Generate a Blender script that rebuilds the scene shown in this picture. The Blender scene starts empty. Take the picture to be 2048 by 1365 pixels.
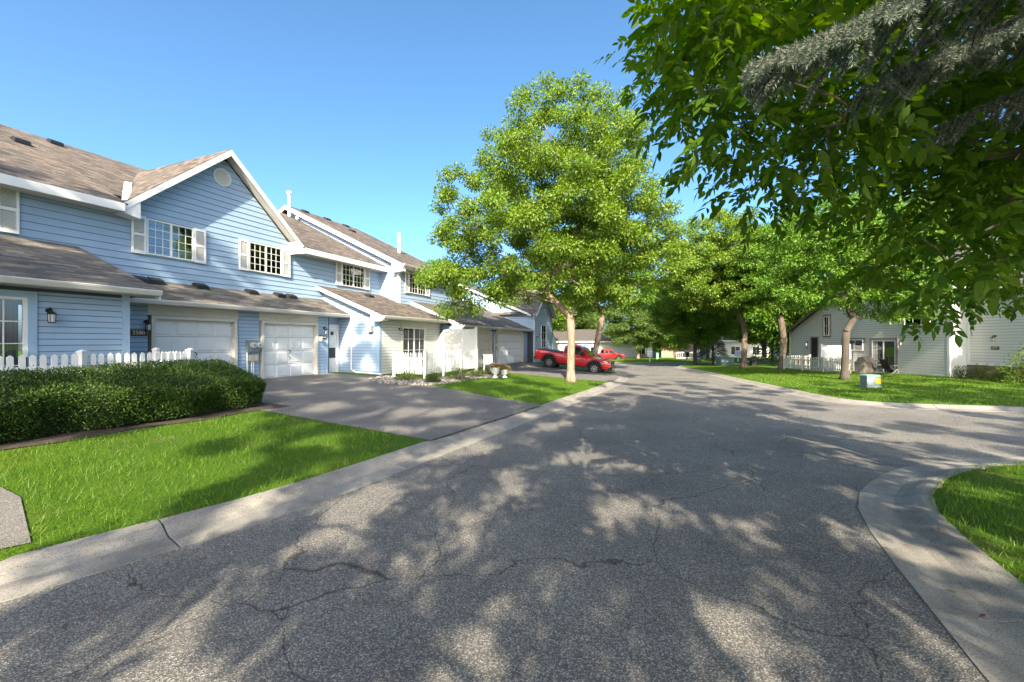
import bpy, bmesh, math, random
import numpy as np
from mathutils import Vector, Matrix
R = math.radians
random.seed(7); rng = np.random.default_rng(11)
sc = bpy.context.scene
col = sc.collection

# ------------------------------------------------------------------ camera, sky, sun, exposure
F, VP, HC = 853.3, 1375.0, 1.75          # focal length in photo pixels, vanishing point of the terrace, eye height
TH = math.atan((VP - 1024) / F); S, C = math.sin(TH), math.cos(TH)
SLOPE = 0.021
cd = bpy.data.cameras.new('camera'); cam = bpy.data.objects.new('camera', cd); col.objects.link(cam)
cam.location = (0, 0, HC); cam.rotation_euler = (R(90), 0, 0)
cd.sensor_width = 36; cd.lens = 36 * F / 2048; cd.clip_end = 2000; cd.clip_start = 0.05
sc.camera = cam
SUN_EL, SUN_AZ = R(31), R(-3)            # sun behind the camera; azimuth measured from -Y
world = bpy.data.worlds.new('World'); sc.world = world; world.use_nodes = True
wn = world.node_tree.nodes; wl = world.node_tree.links
sky = wn.new('ShaderNodeTexSky'); sky.sky_type = 'NISHITA'; sky.sun_disc = False
sky.sun_elevation = SUN_EL; sky.sun_rotation = R(180) - SUN_AZ; sky.air_density = 0.5; sky.dust_density = 3.0; sky.ozone_density = 4.2; sky.altitude = 0
bg = wn['Background']; hs_ = wn.new('ShaderNodeHueSaturation'); hs_.inputs['Saturation'].default_value = 1.14; hs_.inputs['Hue'].default_value = .492; wl.new(sky.outputs[0], hs_.inputs['Color']); wl.new(hs_.outputs[0], bg.inputs[0]); bg.inputs[1].default_value = 0.14
ld = bpy.data.lights.new('sun', 'SUN'); ld.energy = 3.4; ld.angle = R(0.53); ld.color = (1.0, 0.93, 0.82)
sun = bpy.data.objects.new('sun', ld); col.objects.link(sun)
sd = Vector((math.sin(SUN_AZ) * math.cos(SUN_EL), -math.cos(SUN_AZ) * math.cos(SUN_EL), math.sin(SUN_EL)))   # towards the sun
sun.rotation_euler = sd.to_track_quat('Z', 'Y').to_euler(); sun.location = sd * 60
sc.view_settings.view_transform = 'Standard'; sc.view_settings.look = 'None'
sc.view_settings.exposure = 2.05; sc.view_settings.gamma = 1
sc.view_settings.use_white_balance = True; sc.view_settings.white_balance_temperature = 7400; sc.view_settings.white_balance_tint = 6
sc.cycles.max_bounces = 8; sc.cycles.transparent_max_bounces = 16
sc.cycles.use_denoising = True

# ------------------------------------------------------------------ helpers
def UW(u, w, z=0.0):                       # terrace coordinates -> world (u along the facade, w away from the street)
    return Vector((S * u - C * w, C * u + S * w, z))
def px(x, y, Y):                           # photo pixel at a depth -> world
    return Vector(((x - 1024) / F * Y, Y, HC + (682.5 - y) / F * Y))
class MB:
    def __init__(s): s.v = []; s.f = []
    def add(s, vs, fs):
        o = len(s.v); s.v += [tuple(p) for p in vs]; s.f += [tuple(i + o for i in f) for f in fs]; return s
    def hexa(s, p):                        # 8 points: bottom loop 0-3, top loop 4-7
        return s.add(p, [(3, 2, 1, 0), (4, 5, 6, 7), (0, 1, 5, 4), (1, 2, 6, 5), (2, 3, 7, 6), (3, 0, 4, 7)])
    def box(s, x0, x1, y0, y1, z0, z1):
        return s.hexa([(x0, y0, z0), (x1, y0, z0), (x1, y1, z0), (x0, y1, z0), (x0, y0, z1), (x1, y0, z1), (x1, y1, z1), (x0, y1, z1)])
    def prism(s, poly, d):                 # polygon of 3d points extruded by vector d
        n = len(poly); d = Vector(d); a = [Vector(p) for p in poly]
        return s.add(a + [p + d for p in a], [tuple(range(n))[::-1], tuple(range(n, 2 * n))] + [(i, (i + 1) % n, n + (i + 1) % n, n + i) for i in range(n)])
    def tube(s, pts, rads, n=8, cap=True):
        pts = [Vector(p) for p in pts]
        if not hasattr(rads, '__len__'): rads = [rads] * len(pts)
        o = len(s.v)
        for i, p in enumerate(pts):
            d = (pts[min(i + 1, len(pts) - 1)] - pts[max(i - 1, 0)]).normalized()
            a = Vector((0, 0, 1)) if abs(d.z) < .9 else Vector((1, 0, 0))
            x = d.cross(a).normalized(); y = d.cross(x)
            for k in range(n):
                t = 2 * math.pi * k / n; s.v.append(tuple(p + (x * math.cos(t) + y * math.sin(t)) * rads[i]))
        for i in range(len(pts) - 1):
            for k in range(n):
                k2 = (k + 1) % n; s.f.append((o + i * n + k, o + i * n + k2, o + (i + 1) * n + k2, o + (i + 1) * n + k))
        if cap:
            s.f.append(tuple(o + k for k in range(n))[::-1]); s.f.append(tuple(o + (len(pts) - 1) * n + k for k in range(n)))
        return s
    def lathe(s, prof, n=20, c=(0, 0, 0)):
        o = len(s.v)
        for r, z in prof:
            for k in range(n):
                t = 2 * math.pi * k / n; s.v.append((c[0] + r * math.cos(t), c[1] + r * math.sin(t), c[2] + z))
        for i in range(len(prof) - 1):
            for k in range(n):
                k2 = (k + 1) % n; s.f.append((o + i * n + k, o + i * n + k2, o + (i + 1) * n + k2, o + (i + 1) * n + k))
        s.f.append(tuple(o + k for k in range(n))[::-1]); s.f.append(tuple(o + (len(prof) - 1) * n + k for k in range(n)))
        return s
    def mesh(s, name, mat, smooth=False):
        me = bpy.data.meshes.new(name); me.from_pydata(s.v, [], s.f)
        bm = bmesh.new(); bm.from_mesh(me); bmesh.ops.recalc_face_normals(bm, faces=bm.faces); bm.to_mesh(me); bm.free()
        me.materials.append(mat)
        if smooth: me.polygons.foreach_set('use_smooth', [True] * len(me.polygons))
        return me
    def build(s, name, mat, parent=None, smooth=False, bevel=0):
        o = link(name, s.mesh(name, mat, smooth), parent)
        if bevel:
            m = o.modifiers.new('bevel', 'BEVEL'); m.width = bevel; m.segments = 2; m.limit_method = 'ANGLE'; m.angle_limit = R(40)
        return o
def link(name, me, parent=None, loc=None, rz=0):
    o = bpy.data.objects.new(name, me); col.objects.link(o)
    if parent: o.parent = parent
    if loc is not None: o.location = loc
    if rz: o.rotation_euler[2] = rz
    return o
def tag(o, label=None, cat=None, group=None, kind=None):
    if label: o['label'] = label
    if cat: o['category'] = cat
    if group: o['group'] = group
    if kind: o['kind'] = kind
    return o
def thing(name, label, cat, loc=(0, 0, 0), rz=0, group=None):
    o = bpy.data.objects.new(name, None); col.objects.link(o); o.location = loc; o.rotation_euler[2] = rz
    o.empty_display_size = .3
    return tag(o, label, cat, group)
def copy_tree(o, parent=None, mats=None):
    c = o.copy(); col.objects.link(c); c.parent = parent
    for ch in list(o.children): copy_tree(ch, c)
    return c

# ------------------------------------------------------------------ materials
def new_mat(name):
    m = bpy.data.materials.new(name); m.use_nodes = True
    return m, m.node_tree.nodes, m.node_tree.links, m.node_tree.nodes['Principled BSDF']
def ramp(n, stops):
    r = n.new('ShaderNodeValToRGB'); e = r.color_ramp.elements
    while len(e) < len(stops): e.new(.5)
    for k, (p, c) in enumerate(stops): e[k].position = p; e[k].color = (*c, 1)
    return r
def noise(n, l, scale, detail=6, rough=.6, coord='Object', stretch=None):
    tc = n.new('ShaderNodeTexCoord'); t = n.new('ShaderNodeTexNoise'); t.inputs['Scale'].default_value = scale
    t.inputs['Detail'].default_value = detail; t.inputs['Roughness'].default_value = rough
    if stretch:
        mp = n.new('ShaderNodeMapping'); mp.inputs['Scale'].default_value = stretch
        l.new(tc.outputs[coord], mp.inputs[0]); l.new(mp.outputs[0], t.inputs[0])
    else: l.new(tc.outputs[coord], t.inputs[0])
    return t
def mat(name, c, rough=.6, var=.12, scale=3, bump=0, bscale=60, metal=0, spec=.4, coat=0, stretch=None):
    m, n, l, p = new_mat(name)
    t = noise(n, l, scale, stretch=stretch)
    r = ramp(n, [(.3, tuple(x * (1 - var) for x in c)), (.7, tuple(min(1, x * (1 + var)) for x in c))])
    l.new(t.outputs[0], r.inputs[0]); l.new(r.outputs[0], p.inputs['Base Color'])
    p.inputs['Roughness'].default_value = rough; p.inputs['Metallic'].default_value = metal
    p.inputs['Specular IOR Level'].default_value = spec; p.inputs['Coat Weight'].default_value = coat
    if bump:
        b = n.new('ShaderNodeBump'); b.inputs['Strength'].default_value = bump; b.inputs['Distance'].default_value = .01
        t2 = noise(n, l, bscale); l.new(t2.outputs[0], b.inputs['Height']); l.new(b.outputs[0], p.inputs['Normal'])
    return m
M = {}
M['siding_shadow_backing'] = mat('siding_shadow_backing', (.06, .075, .095), .9, .1, 3)  # backing felt, darkened to paint shadow lines in the gaps between boards
M['blue_siding'] = mat('blue_siding', (.285, .395, .53), .55, .05, 1.2, .15, 25)
M['grey_siding'] = mat('grey_siding', (.56, .56, .54), .55, .05, 1.2, .15, 25)
M['white_trim'] = mat('white_trim', (.70, .70, .69), .45, .05, 2)
M['blue_trim'] = mat('blue_trim', (.29, .41, .55), .5, .05, 2)
M['taupe_trim'] = mat('taupe_trim', (.20, .18, .165), .6, .08, 3)
M['louver'] = mat('louver', (.68, .66, .61), .6, .06, 3)
M['cream_trim'] = mat('cream_trim', (.56, .53, .47), .55, .1, 2)
M['white_vinyl'] = mat('white_vinyl', (.68, .68, .675), .35, .04, 2)
M['garage_white'] = mat('garage_white', (.66, .68, .69), .45, .05, 1.5)
M['gutter'] = mat('gutter', (.50, .49, .46), .4, .12, 4, stretch=(.3, 3, 3))
M['soffit'] = mat('soffit', (.52, .49, .44), .7, .1, 3)
M['black'] = mat('black', (.012, .012, .013), .45, .2, 5)
M['dark_metal'] = mat('dark_metal', (.03, .03, .032), .4, .2, 8, metal=.4)
M['grey_metal'] = mat('grey_metal', (.28, .30, .31), .5, .12, 6, metal=.3)
M['beige_box'] = mat('beige_box', (.45, .40, .31), .5, .08, 5)
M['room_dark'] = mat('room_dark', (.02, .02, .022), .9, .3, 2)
M['curtain'] = mat('curtain', (.55, .50, .42), .9, .18, 9, stretch=(14, 14, .2))
M['blind'] = mat('blind', (.24, .25, .27), .8, .5, 8, stretch=(5, 5, .05))
M['screen'] = mat('screen', (.035, .037, .04), .7, .2, 3)
M['number_plate'] = mat('number_plate', (.05, .032, .024), .5, .2, 4)
M['numerals'] = mat('numerals', (.72, .62, .50), .5, .05, 4)
M['brick'] = mat('brick', (.17, .105, .085), .85, .35, 5, .4, 40)
M['mortar'] = mat('mortar', (.25, .22, .2), .9, .15, 8)
M['stone'] = mat('stone', (.33, .29, .25), .85, .4, 4, .3, 20)
M['bark'] = mat('bark', (.22, .165, .12), .9, .55, 9, 1.0, 14, stretch=(1, 1, .25))
M['bark_mid'] = mat('bark_mid', (.13, .10, .072), .9, .5, 9, 1.0, 14, stretch=(1, 1, .25))
M['bark_dark'] = mat('bark_dark', (.075, .06, .048), .9, .35, 5, 1.0, 22, stretch=(1, 1, .25))
M['soil'] = mat('soil', (.05, .036, .026), .95, .4, 6, .8, 30)
M['terracotta'] = mat('terracotta', (.30, .14, .08), .8, .15, 5)
M['utility_green'] = mat('utility_green', (.10, .17, .17), .5, .15, 3)
M['utility_blue'] = mat('utility_blue', (.17, .22, .23), .5, .12, 3)
M['pale_green'] = mat('pale_green', (.20, .36, .27), .5, .1, 3)
M['yellow'] = mat('yellow', (.70, .38, .03), .5, .08, 4)
M['paper'] = mat('paper', (.75, .75, .74), .6, .05, 4)
M['lamp_glass'] = mat('lamp_glass', (.55, .56, .55), .15, .1, 5, spec=.6)
M['grill_cover'] = mat('grill_cover', (.20, .17, .15), .7, .2, 4)
M['far_wall'] = mat('far_wall', (.62, .57, .50), .8, .08, .6)
M['far_brick'] = mat('far_brick', (.32, .23, .18), .9, .3, 3)
M['red_paint'] = mat('red_paint', (.52, .012, .016), .28, .08, 2, coat=1.0, spec=.5)
M['tyre'] = mat('tyre', (.018, .018, .019), .8, .2, 10, .4, 60)
M['rim'] = mat('rim', (.45, .46, .47), .3, .1, 5, metal=.8)
M['chrome_lamp'] = mat('chrome_lamp', (.7, .72, .74), .12, .05, 5, spec=.8)
M['tail_lamp'] = mat('tail_lamp', (.25, .01, .01), .2, .1, 5, spec=.7)
M['car_glass'] = mat('car_glass', (.012, .014, .016), .06, .1, 5, spec=.7)

def glass_mat():
    m, n, l, p = new_mat('window_glass')
    n.remove(p); out = n['Material Output']
    tr = n.new('ShaderNodeBsdfTransparent'); tr.inputs[0].default_value = (.80, .84, .84, 1)
    gl = n.new('ShaderNodeBsdfGlossy'); gl.inputs[1].default_value = .02; gl.inputs[0].default_value = (.95, .97, 1, 1)
    fr = n.new('ShaderNodeFresnel'); fr.inputs[0].default_value = 1.9
    mx = n.new('ShaderNodeMixShader'); l.new(fr.outputs[0], mx.inputs[0]); l.new(tr.outputs[0], mx.inputs[1]); l.new(gl.outputs[0], mx.inputs[2])
    l.new(mx.outputs[0], out.inputs[0]); return m
M['glass'] = glass_mat()

def asphalt_mat(name, dark, light, crack=True):
    m, n, l, p = new_mat(name)
    tc = n.new('ShaderNodeTexCoord')
    vo = n.new('ShaderNodeTexVoronoi'); vo.inputs['Scale'].default_value = 135; l.new(tc.outputs['Object'], vo.inputs[0])
    sep = n.new('ShaderNodeSeparateColor'); l.new(vo.outputs['Color'], sep.inputs[0])
    r = ramp(n, [(.0, dark), (.5, tuple(.5 * (a + b) * .75 for a, b in zip(dark, light))), (.85, light), (1.0, tuple(x * 1.55 for x in light))])
    l.new(sep.outputs[0], r.inputs[0])
    big = noise(n, l, .45, 8, .7); rb = ramp(n, [(.3, (.66, .66, .68)), (.7, (1.2, 1.18, 1.14))]); l.new(big.outputs[0], rb.inputs[0])
    mul = n.new('ShaderNodeMix'); mul.data_type = 'RGBA'; mul.blend_type = 'MULTIPLY'; mul.inputs[0].default_value = 1
    l.new(r.outputs[0], mul.inputs[6]); l.new(rb.outputs[0], mul.inputs[7]); last = mul.outputs[2]
    if crack:
        nz = n.new('ShaderNodeTexNoise'); nz.inputs['Scale'].default_value = .9; nz.inputs['Detail'].default_value = 7; l.new(tc.outputs['Object'], nz.inputs[0])
        ad = n.new('ShaderNodeVectorMath'); ad.operation = 'MULTIPLY_ADD'; ad.inputs[1].default_value = (1.1, 1.1, 0)
        l.new(nz.outputs['Color'], ad.inputs[0]); l.new(tc.outputs['Object'], ad.inputs[2])
        cv = n.new('ShaderNodeTexVoronoi'); cv.feature = 'DISTANCE_TO_EDGE'; cv.inputs['Scale'].default_value = .42; l.new(ad.outputs[0], cv.inputs[0])
        cr = ramp(n, [(.0, (.3, .3, .3)), (.0024, (1, 1, 1))]); l.new(cv.outputs['Distance'], cr.inputs[0])
        gate = n.new('ShaderNodeTexNoise'); gate.inputs['Scale'].default_value = .45; l.new(tc.outputs['Object'], gate.inputs[0])
        gr_ = ramp(n, [(.55, (.05, .05, .05)), (.62, (1, 1, 1))]); l.new(gate.outputs[0], gr_.inputs[0])
        mx = n.new('ShaderNodeMix'); mx.data_type = 'RGBA'; mx.blend_type = 'LIGHTEN'; mx.inputs[0].default_value = 1
        l.new(cr.outputs[0], mx.inputs[6]); l.new(gr_.outputs[0], mx.inputs[7])
        m2 = n.new('ShaderNodeMix'); m2.data_type = 'RGBA'; m2.blend_type = 'MULTIPLY'; m2.inputs[0].default_value = 1
        l.new(last, m2.inputs[6]); l.new(mx.outputs[2], m2.inputs[7]); last = m2.outputs[2]
    l.new(last, p.inputs['Base Color']); p.inputs['Roughness'].default_value = .85; p.inputs['Specular IOR Level'].default_value = .3
    b = n.new('ShaderNodeBump'); b.inputs['Strength'].default_value = .6; b.inputs['Distance'].default_value = .006
    l.new(vo.outputs['Distance'], b.inputs['Height']); l.new(b.outputs[0], p.inputs['Normal'])
    return m
M['asphalt'] = asphalt_mat('asphalt', (.078, .076, .074), (.275, .258, .236))
M['drive_asphalt'] = asphalt_mat('drive_asphalt', (.105, .099, .095), (.235, .218, .203), False)

def concrete_mat():
    m, n, l, p = new_mat('concrete')
    a = noise(n, l, 1.5, 8, .7); r = ramp(n, [(.3, (.15, .135, .118)), (.5, (.255, .235, .208)), (.75, (.335, .31, .275))]); l.new(a.outputs[0], r.inputs[0])
    b_ = noise(n, l, 90, 2); r2 = ramp(n, [(.38, (.45, .43, .42)), (.46, (1, 1, 1))]); l.new(b_.outputs[0], r2.inputs[0])
    mx = n.new('ShaderNodeMix'); mx.data_type = 'RGBA'; mx.blend_type = 'MULTIPLY'; mx.inputs[0].default_value = .8
    l.new(r.outputs[0], mx.inputs[6]); l.new(r2.outputs[0], mx.inputs[7]); l.new(mx.outputs[2], p.inputs['Base Color'])
    p.inputs['Roughness'].default_value = .9
    b = n.new('ShaderNodeBump'); b.inputs['Strength'].default_value = .3; b.inputs['Distance'].default_value = .004
    l.new(b_.outputs[0], b.inputs['Height']); l.new(b.outputs[0], p.inputs['Normal']); return m
M['concrete'] = concrete_mat()

def lawn_mat():
    m, n, l, p = new_mat('lawn')
    a = noise(n, l, .6, 6, .65); r = ramp(n, [(.25, (.05, .11, .008)), (.5, (.075, .165, .011)), (.75, (.13, .20, .02))]); l.new(a.outputs[0], r.inputs[0])
    f = noise(n, l, 45, 4, .7); r2 = ramp(n, [(.3, (.45, .45, .45)), (.7, (1.3, 1.3, 1.2))]); l.new(f.outputs[0], r2.inputs[0])
    mx = n.new('ShaderNodeMix'); mx.data_type = 'RGBA'; mx.blend_type = 'MULTIPLY'; mx.inputs[0].default_value = 1
    l.new(r.outputs[0], mx.inputs[6]); l.new(r2.outputs[0], mx.inputs[7]); l.new(mx.outputs[2], p.inputs['Base Color'])
    p.inputs['Roughness'].default_value = .9; p.inputs['Specular IOR Level'].default_value = .15
    b = n.new('ShaderNodeBump'); b.inputs['Strength'].default_value = 1; b.inputs['Distance'].default_value = .04
    l.new(f.outputs[0], b.inputs['Height']); l.new(b.outputs[0], p.inputs['Normal']); return m
M['lawn'] = lawn_mat()

def shingle_mat(name, cols):
    m, n, l, p = new_mat(name)
    tc = n.new('ShaderNodeTexCoord'); mp = n.new('ShaderNodeMapping'); l.new(tc.outputs['UV'], mp.inputs[0])
    br = n.new('ShaderNodeTexBrick'); br.offset = .37; br.inputs['Scale'].default_value = 1
    br.inputs['Brick Width'].default_value = .30; br.inputs['Row Height'].default_value = .14; br.inputs['Mortar Size'].default_value = .008
    br.inputs['Color1'].default_value = (0, 0, 0, 1); br.inputs['Color2'].default_value = (1, 1, 1, 1); br.inputs['Mortar'].default_value = (.1, .1, .1, 1); br.inputs['Bias'].default_value = 0
    l.new(mp.outputs[0], br.inputs[0])
    r = ramp(n, [(0, cols[0]), (.5, cols[1]), (1, cols[2])]); l.new(br.outputs['Color'], r.inputs[0])
    big = noise(n, l, .5, 5, coord='UV', stretch=(1, .35, 1)); rb = ramp(n, [(.3, (.72, .74, .78)), (.7, (1.2, 1.15, 1.08))]); l.new(big.outputs[0], rb.inputs[0])
    fin = noise(n, l, 120, 2, coord='UV'); rf = ramp(n, [(.3, (.7, .7, .7)), (.7, (1.25, 1.25, 1.25))]); l.new(fin.outputs[0], rf.inputs[0])
    def mul(a, b_):
        x = n.new('ShaderNodeMix'); x.data_type = 'RGBA'; x.blend_type = 'MULTIPLY'; x.inputs[0].default_value = 1; l.new(a, x.inputs[6]); l.new(b_, x.inputs[7]); return x.outputs[2]
    l.new(mul(mul(r.outputs[0], rb.outputs[0]), rf.outputs[0]), p.inputs['Base Color']); p.inputs['Roughness'].default_value = .95; p.inputs['Specular IOR Level'].default_value = .2
    sx = n.new('ShaderNodeSeparateXYZ'); l.new(mp.outputs[0], sx.inputs[0])
    dv = n.new('ShaderNodeMath'); dv.operation = 'DIVIDE'; dv.inputs[1].default_value = .14; l.new(sx.outputs[1], dv.inputs[0])
    fr = n.new('ShaderNodeMath'); fr.operation = 'FRACT'; l.new(dv.outputs[0], fr.inputs[0])
    inv = n.new('ShaderNodeMath'); inv.operation = 'SUBTRACT'; inv.inputs[0].default_value = 1; l.new(fr.outputs[0], inv.inputs[1])
    b = n.new('ShaderNodeBump'); b.inputs['Strength'].default_value = 1; b.inputs['Distance'].default_value = .018
    l.new(inv.outputs[0], b.inputs['Height']); l.new(b.outputs[0], p.inputs['Normal']); return m
M['shingle'] = shingle_mat('shingle', ((.062, .054, .048), (.125, .102, .086), (.195, .16, .134)))
M['shingle_grey'] = shingle_mat('shingle_grey', ((.075, .07, .066), (.13, .118, .105), (.20, .18, .155)))

def leaf_mat(name, cols, trans=.35, rough=.5):
    m, n, l, p = new_mat(name); out = n['Material Output']
    g = n.new('ShaderNodeNewGeometry'); r = ramp(n, [(0, cols[0]), (.5, cols[1]), (1, cols[2])]); l.new(g.outputs['Random Per Island'], r.inputs[0])
    l.new(r.outputs[0], p.inputs['Base Color']); p.inputs['Roughness'].default_value = rough; p.inputs['Specular IOR Level'].default_value = .3
    t = n.new('ShaderNodeBsdfTranslucent'); hs = n.new('ShaderNodeHueSaturation'); hs.inputs['Hue'].default_value = .485; hs.inputs['Saturation'].default_value = 1.15; hs.inputs['Value'].default_value = 1.7
    l.new(r.outputs[0], hs.inputs['Color']); l.new(hs.outputs[0], t.inputs[0])
    mx = n.new('ShaderNodeMixShader'); mx.inputs[0].default_value = trans; l.new(p.outputs[0], mx.inputs[1]); l.new(t.outputs[0], mx.inputs[2]); l.new(mx.outputs[0], out.inputs[0])
    return m
M['leaf_bright'] = leaf_mat('leaf_bright', ((.055, .128, .014), (.108, .195, .02), (.205, .265, .042)))
M['leaf_mid'] = leaf_mat('leaf_mid', ((.045, .125, .014), (.088, .195, .02), (.165, .25, .035)))
M['leaf_ash'] = leaf_mat('leaf_ash', ((.042, .105, .015), (.075, .16, .02), (.14, .22, .034)), .6, .4)
M['leaf_far'] = leaf_mat('leaf_far', ((.045, .095, .022), (.085, .145, .03), (.14, .19, .045)))
M['leaf_shrub'] = leaf_mat('leaf_shrub', ((.035, .075, .012), (.065, .11, .018), (.11, .15, .03)), .2)
M['leaf_yew'] = leaf_mat('leaf_yew', ((.022, .055, .009), (.042, .092, .013), (.08, .135, .022)), .2)
M['leaf_flower'] = leaf_mat('leaf_flower', ((.09, .03, .03), (.16, .14, .03), (.26, .10, .10)), .2)
M['needle_blue'] = leaf_mat('needle_blue', ((.085, .12, .10), (.13, .175, .14), (.20, .235, .175)), .1)
M['grass_blade'] = leaf_mat('grass_blade', ((.045, .112, .010), (.08, .168, .015), (.165, .235, .032)), .4)

def dry_patches(m):
    n, l = m.node_tree.nodes, m.node_tree.links; p = n['Principled BSDF']; src = p.inputs['Base Color'].links[0].from_socket
    t = noise(n, l, .9, 7, .7); f = ramp(n, [(.55, (0, 0, 0)), (.78, (.6, .6, .6))]); l.new(t.outputs[0], f.inputs[0])
    mx = n.new('ShaderNodeMix'); mx.data_type = 'RGBA'; mx.inputs[7].default_value = (.21, .185, .075, 1); l.new(f.outputs[0], mx.inputs[0]); l.new(src, mx.inputs[6])
    for lk in list(src.links): l.new(mx.outputs[2], lk.to_socket) if lk.to_node != mx else None
dry_patches(M['grass_blade']); dry_patches(M['lawn'])

# ------------------------------------------------------------------ the lie of the land
LEFT = [(-16, -12), (-8, -2.9), (-3.55, 2.96), (-2.85, 3.9), (-2.32, 4.67), (-1.6, 6.11), (-.25, 9.02), (1.04, 11.7), (2.25, 14.3), (3.52, 17.05), (4.85, 20.1), (6.12, 23.1), (7.2, 26.4), (8.3, 31.5), (8.9, 36.5), (8.4, 41.5), (6.2, 45.6), (2.5, 48.0), (-4, 48.6), (-70, 48.6)]
FAR = [(-70, 55), (110, 55)]
NEAR_R = [(110, 48.8), (30, 48.8), (22, 48.2), (18, 46), (16.2, 42.6), (14.6, 34), (12.9, 26.4), (11.9, 21.6), (11.35, 18.8), (10.8, 16.3), (10.6, 14.5), (10.95, 13.4), (11.8, 12.7), (14.3, 11.9), (20, 10.7), (60, 5)]
ISLE = [(60, 0), (20, 6.0), (10.5, 7.0), (8.35, 6.96), (6.92, 6.74), (5.72, 6.29), (4.74, 5.64), (4.12, 5.07), (3.71, 4.53), (3.31, 3.83), (2.89, 2.99), (2.56, 2.33), (1.9, .9), (.6, -2), (-3, -9), (-6, -14)]
def smooth_line(pts, n=3):
    P = [Vector((*p, 0)) for p in pts]; out = []
    for i in range(len(P) - 1):
        a, b, c_, d = P[max(i - 1, 0)], P[i], P[i + 1], P[min(i + 2, len(P) - 1)]
        for k in range(n):
            t = k / n; out.append(.5 * ((2 * b) + (-a + c_) * t + (2 * a - 5 * b + 4 * c_ - d) * t * t + (-a + 3 * b - 3 * c_ + d) * t ** 3))
    out.append(P[-1]); return [(p.x, p.y) for p in out]
EDGES = [smooth_line(LEFT), [FAR[0], FAR[1]], smooth_line(NEAR_R), smooth_line(ISLE)]
ROAD = EDGES[0] + EDGES[1] + EDGES[2] + EDGES[3]
def inside(poly, x, y):
    x = np.asarray(x); y = np.asarray(y); r = np.zeros(x.shape, bool); n = len(poly)
    for i in range(n):
        x0, y0 = poly[i]; x1, y1 = poly[(i + 1) % n]
        if y0 == y1: continue
        c_ = ((y0 > y) != (y1 > y)) & (x < (x1 - x0) * (y - y0) / (y1 - y0) + x0); r ^= c_
    return r
def dist(poly, x, y, closed=True):
    x = np.asarray(x, float); y = np.asarray(y, float); d = np.full(x.shape, 1e9); n = len(poly)
    for i in range(n if closed else n - 1):
        x0, y0 = poly[i]; x1, y1 = poly[(i + 1) % n]; dx, dy = x1 - x0, y1 - y0; L = dx * dx + dy * dy + 1e-12
        t = np.clip(((x - x0) * dx + (y - y0) * dy) / L, 0, 1); d = np.minimum(d, np.hypot(x - x0 - t * dx, y - y0 - t * dy))
    return d
def base_z(y): return -SLOPE * np.clip(np.asarray(y, float), -30, 90)
def height(x, y):                                     # lawn level outside the road
    x = np.asarray(x, float); y = np.asarray(y, float)
    d = dist(ROAD, x, y); u = S * x + C * y; w = -(C * x - S * y)
    wh = np.interp(u, [14, 20], [14.84, 11.8]); zh = np.interp(u, [15, 20, 24, 40], [.31, .25, .12, .05])
    e = np.clip(wh - w, 0, 50); k = np.clip((d - .6) / (d - .6 + e + 1e-6), 0, 1); k[d < .6] = 0
    left = (w > 2.2) & (y < 46) & (u > -25)
    zl = (base_z(y) + .10) * (1 - k) + zh * k
    zr = base_z(y) + .10 + .2 * np.clip((d - .7) / 9, 0, 1)
    bl = np.clip((w - 2.2) / 1.5, 0, 1) * np.clip((46 - y) / 6, 0, 1)
    return np.where(left, zl * bl + zr * (1 - bl), zr)
def H(x, y): return float(height(np.array([x]), np.array([y]))[0])
# drives (u,w polygons)
def uwp(l): return [(UW(u, w).x, UW(u, w).y) for u, w in l]
DRIVE_A = uwp([(6.6, 4.31),  (7.1, 9), (7.3, 14.9), (14.5, 14.9), (15.1, 12.2), (14.5, 10.2), (13.0, 6.5), (12.1, 4.01), (10.5, 4.09), (8.5, 4.20)])
DRIVE_C = uwp([(22.3, 3.70), (21.6, 7.2), (21.3, 11.85), (31.6, 11.85), (31.4, 8), (30.3, 4.59), (28.5, 4.19), (26, 3.82), (24, 3.70)])
DRIVE_N = [(-4.08, 3.62), (-5.3, 4.6), (-15, 9.5), (-20, 4), (-10.0, -2.5), (-6.66, .9)]
def drive_sheet(name, poly):
    bm = bmesh.new(); vs = [bm.verts.new((x, y, 0)) for x, y in poly]; bm.faces.new(vs)
    for _ in range(14):
        geom = bm.verts[:] + bm.edges[:] + bm.faces[:]
        co = UW(0, 2.6 + _ * .7); bmesh.ops.bisect_plane(bm, geom=geom, plane_co=co, plane_no=(C, -S, 0))
    for _ in range(20):
        geom = bm.verts[:] + bm.edges[:] + bm.faces[:]; co = UW(-6 + _ * 2, 0); bmesh.ops.bisect_plane(bm, geom=geom, plane_co=co, plane_no=(S, C, 0))
    bmesh.ops.triangulate(bm, faces=bm.faces)
    xs = np.array([v.co.x for v in bm.verts]); ys = np.array([v.co.y for v in bm.verts]); zs = height(xs, ys)
    for v, z in zip(bm.verts, zs): v.co.z = z + .012
    me = bpy.data.meshes.new(name); bm.to_mesh(me); bm.free(); me.materials.append(M['drive_asphalt'])
    return tag(link(name, me), kind='structure')
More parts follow.
